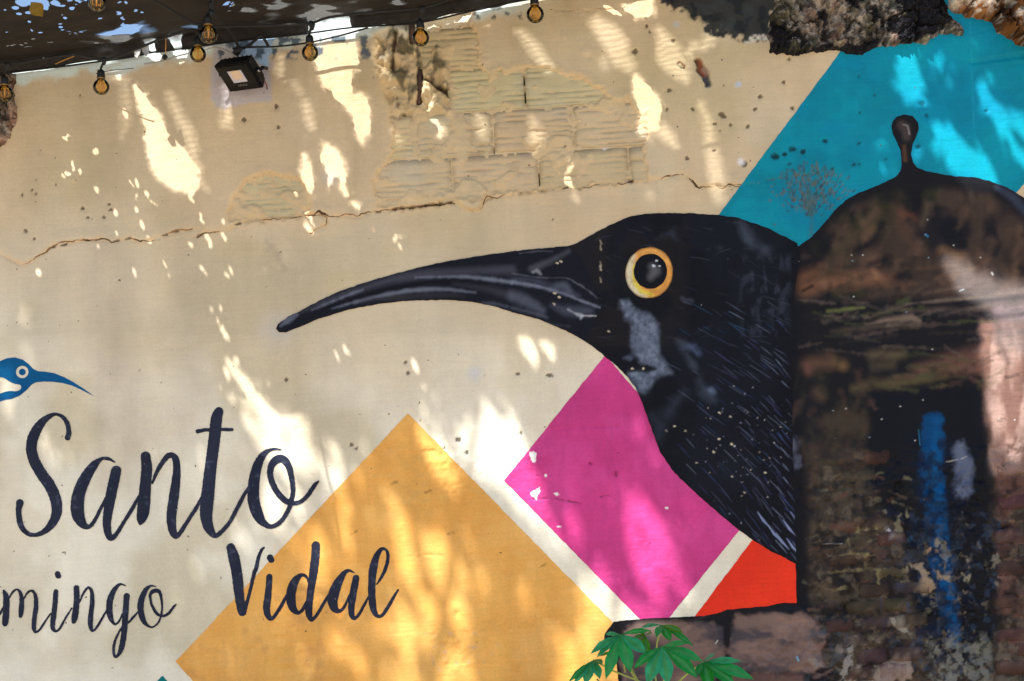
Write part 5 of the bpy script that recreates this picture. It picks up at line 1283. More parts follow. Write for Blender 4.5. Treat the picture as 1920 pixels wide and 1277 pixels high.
def on_cloth(px, py):
    best = None
    for yy in np.arange(-.8, -.05, .01):
        p = unproj(px, py, yy)
        zc = float(edge3(np.array([p[0]]))[0]) + .052 + .03 * abs(yy) - .05 * math.sin(min(1, -yy / .8) * math.pi)
        if best is None or abs(p[2] - zc) < best[0]: best = (abs(p[2] - zc), p[0], yy)
    return best[1:]
TORN = []
for px_, py_, rx_, ry_ in [(45, 6, 14, 8), (62, 4, 16, 9), (78, 6, 12, 10), (84, 14, 5, 7), (55, 23, 10, 4), (36, 26, 6, 3), (29, 17, 6, 2), (104, 9, 8, 5), (117, 12, 5, 2), (134, 20, 4, 2), (122, 35, 3, 1.5), (55, 42, 3, 1.5), (146, 4, 4, 2), (236, 9, 3, 1.6), (130, 2, 5, 2), (113, 47, 4, 1.2), (114, 54, 4, 1.2), (117, 58, 4, 1.0), (76, 64, 4, 1.4), (142, 64, 4, 1.4), (182, 79, 5, 1.4), (198, 86, 6, 1.2)]:
    x0_, y0_ = on_cloth(px_, py_); x1_, y1_ = on_cloth(px_, py_ + ry_)
    TORN.append((x0_, y0_, rx_ * .0018, max(.006, abs(y1_ - y0_))))
def rag_top(qx, qy):
    f = np.full(qx.shape, -1e3)
    f = np.maximum(f, 1000 * (-.785 - YA + .02 * fbm(XA * 6, XA * 0 + 3, 621, 4)))     # ragged outer edge
    f = np.maximum(f, 1000 * (XA - .95 + .03 * fbm(YA * 9, YA * 0, 623, 3)))
    for x, y, rx_, ry_ in TORN:
        f = np.maximum(f, 1000 * rx_ * (1 - np.hypot((XA - x) / rx_, (YA - y) / ry_) + .3 * fbm(XA * 60, YA * 40, 625, 3)))
    rr2 = random.Random(9)
    for _ in range(20):
        x, y = rr2.uniform(-2.1, -1.2), rr2.uniform(-.78, -.15)
        w_ = rr2.uniform(.003, .008)
        m = (np.abs(XA - x) < .05) & (np.abs(YA - y) < .05)
        f[m] = np.maximum(f[m], 1000 * (w_ - np.hypot((XA[m] - x) * .7, YA[m] - y)))
    return f
cloth_part('net_sheet', XA, YA, ZA, rag_top)
# the doubled hem hanging at the wall side
tt = np.arange(0, .0601, .004)
XH, TH = np.meshgrid(xa, tt)
YH = -.024 - .012 * np.sin(TH / .06 * math.pi * .5) + .004 * fbm(XH * 12, TH * 30, 631, 2)
ZH = edge3(XH) + TH - .004 + .004 * fbm(XH * 5, TH * 0, 633, 3)
def rag_hem(qx, qy):
    return np.maximum(np.full(qx.shape, -1e3), 1000 * (XH - .95))
hem = cloth_part('hem', XH, YH, ZH, rag_hem)
hm = plain('dusty_hem_cloth', (.030, .028, .027), .85, noise=.7, nscale=40, bump=.4)
hem.data.materials[0] = hm
# rope in the hem's lower edge
rope_m = plain('black_cord', (.02, .019, .02), .7, noise=.3)
tube('hem_cord', [np.array([x, -.026, float(edge3(np.array([x]))[0]) - .004 + .003 * math.sin(x * 9)]) - np.array(cl_o) for x in np.arange(-2.7, .96, .06)], .0035, rope_m, CLOTH, 6)

# ------------------------------------------------------------------ tree whose crown dapples the lower wall
def lm(name, c, trans):
    m, n, b, out = newmat(name)
    b.inputs['Base Color'].default_value = (*c, 1); b.inputs['Roughness'].default_value = .5
    nz = N(n, 'ShaderNodeTexNoise'); nz.inputs['Scale'].default_value = 6
    gg = N(n, 'ShaderNodeNewGeometry'); n.links.new(gg.outputs['Position'], nz.inputs['Vector'])
    hsv = N(n, 'ShaderNodeHueSaturation'); hsv.inputs['Color'].default_value = (*c, 1)
    mr = N(n, 'ShaderNodeMapRange'); mr.inputs['To Min'].default_value = .6; mr.inputs['To Max'].default_value = 1.5
    n.links.new(nz.outputs['Fac'], mr.inputs['Value']); n.links.new(mr.outputs[0], hsv.inputs['Value']); n.links.new(hsv.outputs[0], b.inputs['Base Color'])
    tl = N(n, 'ShaderNodeBsdfTranslucent'); n.links.new(hsv.outputs[0], tl.inputs['Color'])
    mx = N(n, 'ShaderNodeMixShader'); mx.inputs[0].default_value = trans
    n.links.new(b.outputs[0], mx.inputs[1]); n.links.new(tl.outputs[0], mx.inputs[2]); n.links.new(mx.outputs[0], out.inputs[0])
    return m
M_LEAFT = lm('tree_leaf', (.06, .10, .03), .2)
TREE = empty('shade_tree', (-3.5, -3.5, 0))
tag(TREE, 'spreading leafy tree beside the yard that dapples the wall with shade', 'tree')
bark = plain('bark', (.12, .09, .07), .9, noise=.4, nscale=20, bump=.8)
NL = 21000
lr = np.random.default_rng(42)
wx, wz = lr.uniform(-3.2, 3.3, NL * 3), lr.uniform(-1.3, 4.0, NL * 3)
tt = np.maximum(1.3, (3.55 - wz) / .863 + lr.uniform(.1, 1.3, NL * 3)) + 2.6 * (1 - sstep(1.4, 2.4, wz))
tt = tt + 1.2 * (proj(wx, 0.0, wz)[0] > 1400)
qx, qy = proj(wx, 0.0, wz)
front = np.interp(qx, ex, ey) + 715 + 30 * np.sin(qx * .03)
tearsh = (qx > 110) & (qx < 385) & (qy > 540) & (qy < 830)  # extra leaves added here only to block sun falling through the tear
need = (qx > 1400) | (qy > front - 60) | tearsh
lx, lz, lt = wx[need], wz[need], tt[need]
n = len(lx)
ctr = np.stack([lx - SA * lt, -SB * lt, lz + SC * lt], -1)
nor = lr.normal(size=(n, 3)) * np.array([.8, .8, .5]) + np.array([0, -.3, .9]); nor /= np.linalg.norm(nor, axis=1)[:, None]
ax = np.cross(nor, lr.normal(size=(n, 3))); ax /= np.linalg.norm(ax, axis=1)[:, None]
bx = np.cross(nor, ax)
ll, lw = lr.uniform(.035, .062, n)[:, None], lr.uniform(.014, .024, n)[:, None]
droop = nor * -.012
lv = np.stack([ctr - ax * ll, ctr - ax * ll * .3 + bx * lw, ctr + ax * ll * .35 + bx * lw * .9, ctr + ax * ll + droop, ctr + ax * ll * .35 - bx * lw * .9, ctr - ax * ll * .3 - bx * lw], 1)   # n,6,3
smp = np.concatenate([lv, ctr[:, None]], 1)
ts = -smp[..., 1] / SB
sx, sy = proj(smp[..., 0] + SA * ts, 0.0, smp[..., 2] - SC * ts)
G = openmap(sx, sy, LOW, 7)
G = np.maximum(G, openmap(sx, sy, [(p, v) for p, v in GAPS], 8) * ((sy > 560) | (sx < 1390)))
Dk = openmap(sx, sy, [(p, 1.0) for p in LOWDARK], 10)
G = np.clip(G - .9 * Dk, 0, 1).max(1)
# nothing may shade the sun on its way to the cloth, except over the tear
free = ((sx < 1385) & (sy < np.interp(sx, ex, ey) + 640) & ~((sx > 90) & (sx < 405) & (sy > 510) & (sy < 850))).any(1)
basek = np.where((sy.mean(1) > 800) & (sx.mean(1) > 330) & (sx.mean(1) < 1420), .15, .02)
keep = (lr.random(n) > np.maximum(G * 1.02, basek)) & ~free
lv = lv[keep][:NL * 3]
nk = len(lv)
loops = (np.arange(nk)[:, None] * 6 + np.array([0, 1, 2, 3, 0, 3, 4, 5])[None]).ravel()
crown = mesh_np('crown', (lv - np.array([-3.5, -3.5, 0])).reshape(-1, 3), loops, np.arange(nk * 2) * 4, M_LEAFT, TREE, smooth=False)
tag(crown, None, None, None, 'stuff')
tube('trunk', [(0, 0, -.05), (.03, .02, 1.0), (.1, .06, 2.0), (.22, .1, 3.2), (.6, .3, 4.3), (1.2, .5, 5.0)], .1, bark, TREE, 10, radii=[.17, .14, .12, .105, .075, .05])
for e_ in [(1.2, .7, 5.2), (2.3, .9, 4.9), (3.3, 1.2, 5.2), (4.2, 1.0, 5.6), (2.6, 1.7, 6.0)]:
    tube('branch', [(.22, .1, 3.2), (.5 + e_[0] * .2, .2 + e_[1] * .2, 4.0), e_], .03, bark, TREE, 6, radii=[.055, .04, .008])
# ------------------------------------------------------------------ string lights
def lathe(name, prof, mat, parent, origin, seg=20, smooth=True, closed=False):
    V, Fc = [], []
    for r_, z in prof:
        for k in range(seg):
            a = 2 * math.pi * k / seg
            V.append((origin[0] + r_ * math.cos(a), origin[1] + r_ * math.sin(a), origin[2] + z))
    for i in range(len(prof) - 1):
        for k in range(seg):
            Fc.append((i * seg + k, i * seg + (k + 1) % seg, (i + 1) * seg + (k + 1) % seg, (i + 1) * seg + k))
    if closed:
        Fc.append(tuple(range(seg))[::-1]); Fc.append(tuple((len(prof) - 1) * seg + k for k in range(seg)))
    return mesh_py(name, V, Fc, mat, parent, smooth)
gmat, gn, gb, gout = newmat('amber_glass')
trn = N(gn, 'ShaderNodeBsdfTransparent'); gl = N(gn, 'ShaderNodeBsdfGlossy'); gl.inputs['Roughness'].default_value = .04
lwt = N(gn, 'ShaderNodeLayerWeight'); lwt.inputs['Blend'].default_value = .35
crp = N(gn, 'ShaderNodeValToRGB'); crp.color_ramp.elements[0].color = (1.0, .80, .40, 1); crp.color_ramp.elements[1].color = (.86, .50, .11, 1); crp.color_ramp.elements[0].position = .25
fr_ = N(gn, 'ShaderNodeFresnel'); fr_.inputs['IOR'].default_value = 1.5
g2 = N(gn, 'ShaderNodeNewGeometry'); n2 = N(gn, 'ShaderNodeTexNoise'); n2.inputs['Scale'].default_value = 45
gn.links.new(g2.outputs['Position'], n2.inputs['Vector'])
mm_ = N(gn, 'ShaderNodeMath', operation='MULTIPLY_ADD'); mm_.inputs[1].default_value = .35; gn.links.new(n2.outputs['Fac'], mm_.inputs[0]); gn.links.new(lwt.outputs['Facing'], mm_.inputs[2])
sb_ = N(gn, 'ShaderNodeMath', operation='SUBTRACT'); sb_.inputs[1].default_value = .17; gn.links.new(mm_.outputs[0], sb_.inputs[0])
gn.links.new(sb_.outputs[0], crp.inputs[0]); gn.links.new(crp.outputs[0], trn.inputs[0])
mxs = N(gn, 'ShaderNodeMixShader'); gn.links.new(fr_.outputs[0], mxs.inputs[0]); gn.links.new(trn.outputs[0], mxs.inputs[1]); gn.links.new(gl.outputs[0], mxs.inputs[2]); gn.links.new(mxs.outputs[0], gout.inputs[0])
black_pl = plain('black_plastic', (.014, .014, .015), .45, noise=.25, nscale=80)
brass = plain('bulb_cap_brass', (.32, .19, .07), .35, .8, noise=.3, nscale=60)
filam = plain('filament_wire', (.75, .42, .14), .35, .3, noise=.2)
stemg = plain('glass_stem', (.55, .40, .22), .2, noise=.2)

def bulb_proto():
    r = .032
    root = empty('string_bulb')
    prof = [(r * math.sin(a), -r * math.cos(a)) for a in np.linspace(.02, math.pi * .80, 18)]
    prof += [(r * .50, r * .93), (r * .46, r * 1.02)]
    glass = lathe('bulb_glass', prof, gmat, root, (0, 0, 0), 24)
    lathe('filament_stem', [(.0005, -.010), (.0022, -.008), (.003, .010), (.0065, .026), (.008, .032)], stemg, root, (0, 0, 0), 10)
    for k in range(4):
        a = k * math.pi / 2 + .4
        c, s = math.cos(a), math.sin(a)
        tube('filament', [(c * .004, s * .004, .014), (c * .014, s * .014, .006), (c * .012, s * .012, -.012), (c * .004, s * .004, -.009)], .0009, filam, root, 5)
    lathe('screw_cap', [(r * .40, r * .95), (r * .47, r * .98), (r * .47, r * 1.22), (r * .40, r * 1.25)], brass, root, (0, 0, 0), 18)
    lathe('socket', [(r * .30, r * 1.14), (r * .50, r * 1.14), (r * .51, r * 1.2), (r * .47, r * 1.75), (r * .46, r * 1.95), (r * .34, r * 2.12), (r * .14, r * 2.26), (r * .10, r * 2.5)], black_pl, root, (0, 0, 0), 18, closed=True)
    return root
PB = bulb_proto()
def copy_tree(o):
    c = o.copy(); COL.objects.link(c)
    for ch in [q for q in bpy.data.objects if q.parent == o]:
        d = ch.copy(); COL.objects.link(d); d.parent = c
    return c
BULBS = [  # photo position of the globe, its radius there, depth in front of the wall, attachment on the cord, label
    ((190, 163), 15.0, -.30, (195, 112), 'amber globe bulb hanging against bare cream plaster, left of the floodlight'),
    ((9, 176), 15.5, -.30, (16, 121), 'amber globe bulb at the left edge of the picture by the broken rubble'),
    ((371, 102), 15.0, -.26, (374, 62), 'amber globe bulb just left of the floodlight, lower of two close together'),
    ((391, 65), 17.0, -.50, (396, 24), 'amber globe bulb above the floodlight, upper of two close together, against the cloth'),
    ((181, 4), 17.5, -1.02, (184, -46), 'amber globe bulb cut by the top edge over the torn dark cloth'),
    ((581.5, 99), 15.5, -.30, (583, 44), 'amber globe bulb just right of the floodlight'),
    ((789, 71), 16.0, -.30, (790, 16), 'amber globe bulb hanging before the rusted bar and broken plaster'),
    ((1003.5, 27), 16.5, -.30, (1005, -30), 'amber globe bulb at the top over smooth plaster, farthest right'),
]
CORDPTS = []
for k, ((px, py), rp, y, (ax_, ay_), lab) in enumerate(BULBS):
    o = PB if k == 0 else copy_tree(PB)
    c = unproj(px, py, y); e = unproj(px + rp, py, y)
    s = np.linalg.norm(e - c) / .032
    o.location = c; o.scale = (s, s, s); o.rotation_euler = (.03 * (k % 3 - 1), .03 * ((k * 2) % 3 - 1), k * .9)
    tag(o, lab, 'light bulb', 'amber globe bulbs on the string lights')
    top = c + np.array([0, 0, .032 * s * 2.4])
    at_ = unproj(ax_, ay_, y)
    # the short drop lead and its moulded tee belong to this lamp holder
    inv = np.array([1 / s] * 3)
    ld = tube('drop_lead', [(top - c) * inv, ((top + at_) / 2 - c) * inv + np.array([.001, 0, 0]), (at_ - c) * inv], .0045, rope_m, o, 6)
    ld.rotation_euler = (0, 0, 0)
    o.rotation_euler = (0, 0, 0)
    tee = lathe('lead_tee', [(.004, -.022), (.007, -.016), (.011, 0), (.010, .008), (.003, .011)], black_pl, o, (at_ - c) * inv, 10, closed=True)
def cord(name, pts, r, lab, cat, mat=rope_m, dz=0, sub=6):
    P = [unproj(a, b, y) for a, b, y in pts]
    P = [tuple(p) for p in P]
    sm = smooth_pts(P, sub)
    sm2 = []
    # Catmull-Rom clamps the third value, so run it per axis
    Q = [np.array(p) for p in P]; Q = [2 * Q[0] - Q[1]] + Q + [2 * Q[-1] - Q[-2]]
    for i in range(1, len(Q) - 2):
        for k in range(sub):
            t = k / sub; a, b, c, d = Q[i - 1], Q[i], Q[i + 1], Q[i + 2]
            sm2.append(.5 * (2 * b + (c - a) * t + (2 * a - 5 * b + 4 * c - d) * t * t + (3 * b - a - 3 * c + d) * t ** 3))
    sm2.append(Q[-2])
    base = sm2[0]
    o = tube(name, [p - base for p in sm2], r, mat, None, 7)
    o.location = base
    tag(o, lab, cat)
    return o
cord('light_string', [(-260, 150, -.30), (-120, 116, -.30), (16, 120, -.30), (70, 112, -.30), (140, 103, -.32), (195, 112, -.30), (250, 94, -.32), (310, 70, -.34), (360, 56, -.33), (374, 62, -.27), (398, 51, -.33), (430, 50, -.32), (530, 47, -.31), (583, 43, -.30), (620, 32, -.32), (700, 23, -.32), (790, 15, -.30), (845, -2, -.33), (930, -34, -.33), (1005, -31, -.30), (1100, -70, -.34), (1300, -110, -.34)],
     .0048, 'long black cord of string lights sagging along the dark shade cloth', 'cord')
cord('light_string', [(-100, -60, -1.02), (184, -47, -1.02), (290, 2, -.72), (335, 28, -.55), (372, 46, -.50), (396, 22, -.50), (402, -40, -.55)], .0048, 'thin black light cord running down across the cloth to the bulb above the floodlight', 'cord')
cord('wire', [(250, 128, -.10), (210, 132, -.08), (180, 138, -.05)], .0016, 'short thin stray wire beside the bulb left of the floodlight', 'wire')
cord('cable', [(448, 90, -.09), (462, 88, -.10), (478, 76, -.10), (489, 67, -.10), (497, 76, -.09), (504, 88, -.07)], .0055, 'thick black cable looped above the right of the floodlight', 'cable')
cord('wire', [(436, 91, -.07), (480, 88, -.07), (520, 87, -.06), (578, 80, -.06), (640, 66, -.06), (690, 52, -.08)], .0036, 'thin dark wire running along the wall past the bright patch', 'wire')
grey_cable = plain('pale_cable', (.42, .40, .36), .6, noise=.3, nscale=50)
cord('cable', [(385, 92, -.10), (400, 88, -.09), (415, 92, -.08), (430, 98, -.09), (441, 106, -.11), (449, 116, -.13)], .0042, 'pale grey cable curving down into the top of the floodlight', 'cable', grey_cable)
cord('wire', [(270, 120, -.05), (285, 118, -.05), (310, 113, -.04), (330, 106, -.05), (356, 99, -.06), (380, 88, -.09)], .0028, 'pale loose wires along the lower edge of the cloth', 'wire', grey_cable)
cord('cable', [(396, 18, -.42), (418, 44, -.3), (440, 70, -.15), (447, 92, -.10)], .005, 'black cable dropping from the cloth to the connector above the floodlight', 'cable')
orange_str = plain('orange_twine', (.45, .22, .05), .7, noise=.3)
cord('string', [(104, 120, -.12), (122, 112, -.16), (140, 105, -.20)], .0022, 'short piece of orange string caught under the cloth', 'string', orange_str)
cord('string', [(311, 68, -.2), (311, 84, -.16), (310, 101, -.10)], .0020, 'thin brown string hanging straight down left of the lower bulb', 'string', orange_str)
# connector block over the lamp
cb0 = unproj(446, 95, -.10)
con = lathe('cable_connector', [(.004, -.020), (.012, -.018), (.014, 0), (.012, .016), (.005, .020)], black_pl, None, (0, 0, 0), 12, closed=True)
con.location = cb0; con.rotation_euler = (.2, .7, 0)
tag(con, 'small black cable connector just above the floodlight', 'connector')
ti = lathe('cable_clip', [(.003, -.010), (.009, -.008), (.010, .006), (.004, .010)], black_pl, None, (0, 0, 0), 10, closed=True)
ti.location = unproj(309, 107, -.06); ti.rotation_euler = (.5, .9, 0)
tag(ti, 'small black clip on the loose wires left of the lower bulb', 'clip')

# scraps of plastic hooked on the edge of the cloth
ragm = plain('grey_plastic_film', (.34, .33, .32), .5, noise=.3, nscale=40)
def rag(pts, y, lab):
    P = [unproj(a, b, y + .008 * math.sin(i * 2.1)) for i, (a, b) in enumerate(pts)]
    base = P[0]
    nn = len(P)
    V = [p - base for p in P] + [p - base + np.array([.001, .004, 0]) for p in P]
    Fc = [tuple(range(nn)), tuple(range(2 * nn - 1, nn - 1, -1))] + [(i, i + nn, (i + 1) % nn + nn, (i + 1) % nn) for i in range(nn)]
    o = mesh_py('plastic_scrap', V, Fc, ragm)
    o.location = base
    tag(o, lab, 'plastic scrap', 'scraps of plastic on the cloth edge')
rag([(251, 95), (264, 90), (262, 100), (257, 109), (252, 105)], -.16, 'darker grey plastic scrap on the cloth edge, left one of a pair')
rag([(265, 90), (278, 85), (279, 99), (273, 105), (268, 99)], -.16, 'paler grey plastic scrap on the cloth edge, right one of a pair')

# ------------------------------------------------------------------ floodlight
FL = empty('floodlight')
lc = unproj(447, 145, -.125)
FL.location = lc
tag(FL, 'small black floodlight with pale square lens, tilted down on the wall under the cloth', 'floodlight')
kp = np.linalg.norm(unproj(447, 140, -.125) - unproj(446, 140, -.125))
e1 = np.array([72, -34, -6.0]); e2 = np.array([22, 42, -34.0])
e1 /= np.linalg.norm(e1); e2 -= e1 * np.dot(e1, e2); e2 /= np.linalg.norm(e2)
nn_ = np.cross(e1, e2)
if nn_[1] > 0: nn_ = -nn_
Wd, Hd, Dp = 79 * kp, 65 * kp, 25 * kp
def fl(u, v, w_):      # across, down, out
    return e1 * u + e2 * v + nn_ * w_
def flbox(name, u0, u1, v0, v1, w0, w1, mat, taper=0.0, bev=.003):
    me = bpy.data.meshes.new(name)
    V = []
    for w_, k in ((w0, 1 - taper), (w1, 1.0)):
        for u, v in ((u0, v0), (u1, v0), (u1, v1), (u0, v1)):
            cu, cv = (u0 + u1) / 2, (v0 + v1) / 2
            V.append(tuple(fl(cu + (u - cu) * k, cv + (v - cv) * k, w_)))
    me.from_pydata(V, [], BOXF)
    import bmesh
    bm = bmesh.new(); bm.from_mesh(me)
    bmesh.ops.recalc_face_normals(bm, faces=bm.faces)
    if bev: bmesh.ops.bevel(bm, geom=bm.edges[:], offset=bev, segments=2, affect='EDGES')
    bm.to_mesh(me); bm.free()
    me.materials.append(mat)
    o = bpy.data.objects.new(name, me); COL.objects.link(o); o.parent = FL
    return o
lamp_blk = plain('black_lamp_paint', (.008, .008, .009), .5, noise=.3, nscale=60, spec=.12)
lamp_face = plain('black_glass_face', (.004, .004, .005), .2, noise=.1, spec=.15)
lens_m = plain('frosted_reflector', (.56, .54, .64), .5, noise=.05)
chip_m = plain('led_chip', (.72, .55, .40), .6, noise=.08)
flbox('housing', -Wd / 2, Wd / 2, -Hd / 2, Hd / 2, -Dp, 0, lamp_blk, .12, .005)
flbox('face_glass', -Wd / 2 + .009, Wd / 2 - .009, -Hd / 2 + .009, Hd / 2 - .009, -.001, .002, lamp_face, 0, .001)
flbox('reflector', -.032, .032, -.034, .022, .0015, .0035, lens_m, 0, .001)
flbox('led_panel', -.020, .023, -.034, .006, .0030, .0047, chip_m, 0, 0)
for k in range(7):
    flbox('cooling_fin', -Wd / 2 + .02 + k * (Wd - .04) / 6 - .002, -Wd / 2 + .02 + k * (Wd - .04) / 6 + .002, -Hd / 2 + .015, Hd / 2 - .015, -Dp - .012, -Dp + .003, lamp_blk, 0, 0)
steel = plain('zinc_steel', (.45, .45, .46), .35, .9, noise=.2)
P0, P1 = fl(Wd / 2 + .003, -.004, -Dp * .5), unproj(500, 128, -.02) - lc
tube('bracket', [P0, P0 + e1 * .010, P0 + e1 * .016 - nn_ * .01, P1], .0075, lamp_blk, FL, 6)
tube('bolt', [fl(Wd / 2 - .001, -.002, -Dp * .45), fl(Wd / 2 + .010, -.002, -Dp * .45)], .006, steel, FL, 10)
P0b = fl(-Wd / 2 - .003, -.004, -Dp * .5)
tube('bracket', [P0b, P0b - e1 * .010, unproj(420, 128, -.015) - lc], .0075, lamp_blk, FL, 6)
fc = bpy.data.curves.new('lamp_text', 'FONT'); fc.body = 'OWLE'; fc.size = .0125; fc.align_x = 'CENTER'; fc.align_y = 'CENTER'
fo = bpy.data.objects.new('lamp_text', fc); COL.objects.link(fo)
dg = bpy.context.evaluated_depsgraph_get()
tme = bpy.data.meshes.new_from_object(fo.evaluated_get(dg)); bpy.data.objects.remove(fo)
txt_m = plain('grey_print', (.20, .20, .21), .5, noise=.1)
tme.materials.clear(); tme.materials.append(txt_m)
for v in tme.vertices:
    v.co = Vector(fl(v.co.x * 1.15, .036 - v.co.y, .0029))
tob = bpy.data.objects.new('lettering', tme); COL.objects.link(tob); tob.parent = FL
redw = plain('red_brown_wire', (.22, .06, .03), .5, noise=.3)
for k, (c_, pts) in enumerate([(redw, [(486, 139, -.09), (493, 146, -.06), (498, 156, -.04), (501, 163, -.03)]), (black_pl, [(487, 141, -.09), (495, 150, -.05), (500, 160, -.03), (501, 167, -.03)]), (redw, [(480, 120, -.10), (488, 128, -.07), (486, 139, -.09)])]):
    P = [unproj(a, b, y) - lc for a, b, y in pts]
    tube('lead_wire', P, .0026, c_, FL, 6)

# ------------------------------------------------------------------ dry leaf lying on the cloth at the tear
def leaf_mesh(name, base, tip, wid, mat, parent, up, droop, col, fold=.25, rows=9, rib=None):
    """lance shaped blade from base to tip, folded along the midrib and arched"""
    base, tip, up = np.array(base, float), np.array(tip, float), np.array(up, float)
    ax = tip - base; L = np.linalg.norm(ax); ax /= L
    up = up - ax * np.dot(up, ax); up /= np.linalg.norm(up)
    sd_ = np.cross(ax, up)
    V, C_ = [], []
    cols = [-1, -.55, -.07, .07, .55, 1]
    for i in range(rows + 1):
        t = i / rows
        w_ = wid * (.10 + .90 * math.sin(math.pi * .5 * min(1, t / .62)) ** 1.5)
        if t > .62: w_ = wid * max(.015, (1 - ((t - .62) / .38) ** 1.5))
        p = base + ax * L * t + up * (droop * L * math.sin(math.pi * t * .95))
        for c in cols:
            V.append(p + sd_ * w_ * c * .5 - up * 0 + up * (abs(c) * w_ * fold * .5) + up * (.0012 * math.sin(i * 2.3 + c * 4)))
            m_ = rib if rib is not None and abs(c) < .1 else col
            C_.append(tuple(np.array(m_) * (1 + .10 * math.sin(i * 1.7 + c * 3))))
    Fc = []
    nc = len(cols)
    for i in range(rows):
        for j in range(nc - 1):
            Fc.append((i * nc + j, i * nc + j + 1, (i + 1) * nc + j + 1, (i + 1) * nc + j))
    return mesh_py(name, V, Fc, mat, parent, True, C_)
def leafmat(name, trans, rough=.42):
    m, n, b, out = newmat(name)
    a = N(n, 'ShaderNodeAttribute', attribute_name='Col')
    g_ = N(n, 'ShaderNodeNewGeometry'); nz = N(n, 'ShaderNodeTexNoise'); nz.inputs['Scale'].default_value = 38; nz.inputs['Detail'].default_value = 4
    n.links.new(g_.outputs['Position'], nz.inputs['Vector'])
    mr = N(n, 'ShaderNodeMapRange'); mr.inputs['To Min'].default_value = .65; mr.inputs['To Max'].default_value = 1.4; n.links.new(nz.outputs['Fac'], mr.inputs['Value'])
    mx = N(n, 'ShaderNodeMix', data_type='RGBA', blend_type='MULTIPLY'); mx.inputs['Factor'].default_value = 1
    n.links.new(a.outputs['Color'], mx.inputs['A']); n.links.new(mr.outputs[0], mx.inputs['B'])
    n.links.new(mx.outputs['Result'], b.inputs['Base Color']); b.inputs['Roughness'].default_value = rough; b.inputs['Specular IOR Level'].default_value = .22
    tl = N(n, 'ShaderNodeBsdfTranslucent'); n.links.new(mx.outputs['Result'], tl.inputs[0])
    ms_ = N(n, 'ShaderNodeMixShader'); ms_.inputs[0].default_value = trans
    n.links.new(b.outputs[0], ms_.inputs[1]); n.links.new(tl.outputs[0], ms_.inputs[2]); n.links.new(ms_.outputs[0], out.inputs[0])
    bp = N(n, 'ShaderNodeBump'); bp.inputs['Strength'].default_value = .35; bp.inputs['Distance'].default_value = .002; n.links.new(nz.outputs['Fac'], bp.inputs['Height']); n.links.new(bp.outputs[0], b.inputs['Normal'])
    return m
M_LF = leafmat('cassava_leaf', .22)
M_DRY = leafmat('dry_leaf', .45, .7)
d0, d1 = unproj(80, 31, -.66), unproj(58, 4, -.70)
dl = leaf_mesh('dry_leaf', (0, 0, 0), d1 - d0, .052, M_DRY, None, (.3, -.8, -.3), .12, (.30, .19, .03))
dl.location = d0
tag(dl, 'dry yellow brown leaf lying in the tear of the dark cloth', 'leaf')

# ------------------------------------------------------------------ cassava plant in front of the wall
PLT = empty('cassava_plant')
gx = unproj(1230, 1300, -.55)
PLT.location = (gx[0], -.55, 0)
pl = np.array([gx[0], -.55, 0.0])
tag(PLT, 'green cassava plant with hand shaped leaves growing below the painted ledge', 'plant')
GRN = S(32, 134, 64); GRN2 = S(18, 120, 44); GRN3 = S(44, 142, 96); YEL = S(84, 116, 6); RIB = S(60, 130, 70)
stem_m = plain('green_stem', (.10, .13, .04), .6, noise=.3, nscale=30)
pet_m = plain('petiole', (.38, .46, .12), .5, noise=.15)
top_ = unproj(1238, 1330, -.52)
tube('stem', [(0, 0, -.02), (.01, .0, .25), tuple(np.array([top_[0], top_[1], top_[2] - .12]) - pl), tuple(np.array([top_[0], top_[1], top_[2]]) - pl + np.array([0, 0, .05]))], .012, stem_m, PLT, 8)
zA_ = Zm(1040, 1130, 4.8)
za, zb = Zm(1040, 1150, 9.6), Zm(1220, 1150, 9.143)
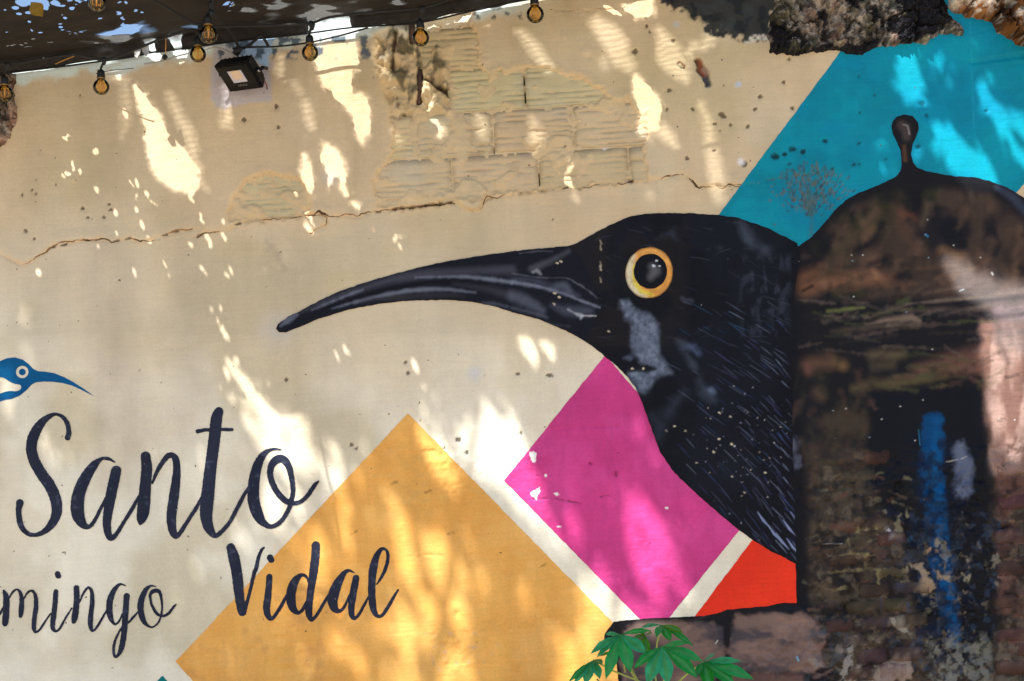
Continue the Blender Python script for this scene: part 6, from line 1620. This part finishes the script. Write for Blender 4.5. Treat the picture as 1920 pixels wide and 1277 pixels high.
LEAVES = [  # hub, depth, leaflets (tip, width px, tone), petiole points
    (za([(1180, 385)])[0], -.56, [(za([(905, 385)])[0], 14, S(70, 150, 96), -.02), (za([(640, 740)])[0], 20, GRN3, .03), (za([(760, 800)])[0], 18, GRN3, .02), (za([(920, 1190)])[0], 30, GRN, .05), (za([(1365, 1070)])[0], 34, GRN, .06), (za([(1640, 730)])[0], 34, GRN3, .05), (za([(1740, 320)])[0], 17, GRN2, .0)], [(1172, 1260), (1168, 1225)]),
    (zb([(195, 570)])[0], -.60, [(za([(1420, 1000)])[0], 24, GRN2, .05), (za([(1660, 1290)])[0], 36, GRN3, .07), (zb([(290, 1230)])[0], 38, GRN3, .08), (zb([(800, 1110)])[0], 36, GRN2, .05), (zb([(890, 830)])[0], 30, GRN, .02), (zb([(640, 520)])[0], 18, GRN, -.01)], [(1248, 1330), (1246, 1270)]),
    ((1240, 1172), -.48, [((1203, 1178), 13, S(92, 156, 120), -.03), ((1230, 1195), 18, GRN, .04), ((1257, 1203), 24, S(22, 122, 28), .05), ((1301, 1213), 17, S(24, 120, 36), .02), ((1281, 1187), 18, YEL, -.02), ((1202, 1176), 10, YEL, -.05)], [(1232, 1205), (1228, 1260)]),
    (zb([(905, 840)])[0], -.56, [(zb([(800, 1070)])[0], 22, GRN2, .05), (zb([(1010, 1300)])[0], 34, S(18, 114, 26), .08), (zb([(1440, 1220)])[0], 36, GRN2, .06), (zb([(1770, 1140)])[0], 32, GRN, .04), (zb([(1560, 830)])[0], 20, GRN3, -.01), (zb([(1110, 690)])[0], 12, S(84, 140, 116), -.04)], [(1290, 1262), (1258, 1292)]),
    (za([(700, 840)])[0], -.54, [(za([(240, 1260)])[0], 14, GRN2, .02), (za([(340, 1280)])[0], 20, GRN3, .04), (za([(540, 1290)])[0], 26, GRN3, .06), (za([(815, 1190)])[0], 22, GRN3, .05), (za([(860, 930)])[0], 20, GRN2, .0)], [(1145, 1256), (1180, 1270), (1215, 1284)]),
    ((1210, 1192), -.44, [((1196, 1180), 16, YEL, -.02), ((1222, 1188), 16, YEL, -.02), ((1212, 1230), 20, S(70, 136, 20), .05), ((1218, 1240), 14, YEL, .05), ((1192, 1222), 10, S(110, 150, 20), .04), ((1188, 1198), 14, YEL, .02)], [(1214, 1240), (1224, 1290)]),
    ((1160, 1222), -.44, [((1124, 1231), 9, YEL, .01), ((1152, 1240), 12, S(70, 130, 20), .03), ((1178, 1236), 10, YEL, .02)], [(1190, 1270), (1220, 1300)]),
    ((1128, 1284), -.5, [((1100, 1300), 16, GRN2, .02), ((1118, 1275), 14, GRN2, .0), ((1140, 1300), 16, GRN2, .02)], [(1180, 1300), (1215, 1310)]),
    ((1330, 1320), -.56, [((1290, 1380), 34, GRN2, .06), ((1340, 1400), 36, GRN, .06), ((1390, 1375), 32, GRN, .05), ((1400, 1330), 26, GRN, .0), ((1280, 1330), 22, GRN2, .0)], [(1280, 1340), (1250, 1360)]),
    ((1150, 1350), -.58, [((1100, 1400), 34, GRN2, .06), ((1150, 1430), 36, GRN, .06), ((1200, 1410), 32, GRN, .05), ((1090, 1360), 26, GRN, .0), ((1205, 1360), 22, GRN2, .0)], [(1190, 1360), (1220, 1370)]),
]
lfr = random.Random(8)
for hub, y, lets, pet in LEAVES:
    h = unproj(hub[0], hub[1], y)
    node = [h - pl] + [unproj(a, b, y + .05 * (i + 1)) - pl for i, (a, b) in enumerate(pet)]
    node.append(np.array([top_[0], top_[1], top_[2] - .03 - lfr.uniform(0, .08)]) - pl)
    lf = tube('leaf', node, .0032, pet_m, PLT, 6)
    for tip, w_, c, dr in lets:
        dpx = math.hypot(tip[0] - hub[0], tip[1] - hub[1])
        down = (tip[1] - hub[1]) / max(dpx, 1)
        tp = unproj(tip[0], tip[1], y - .05 - .03 * down + lfr.uniform(-.015, .015)) - pl
        k_ = np.linalg.norm(unproj(1, 0, y) - unproj(0, 0, y))
        leaf_mesh('leaflet', h - pl, tp, w_ * k_ * .72, M_LF, lf, (0, -.75, .65), .07, c, .10, 11, RIB)
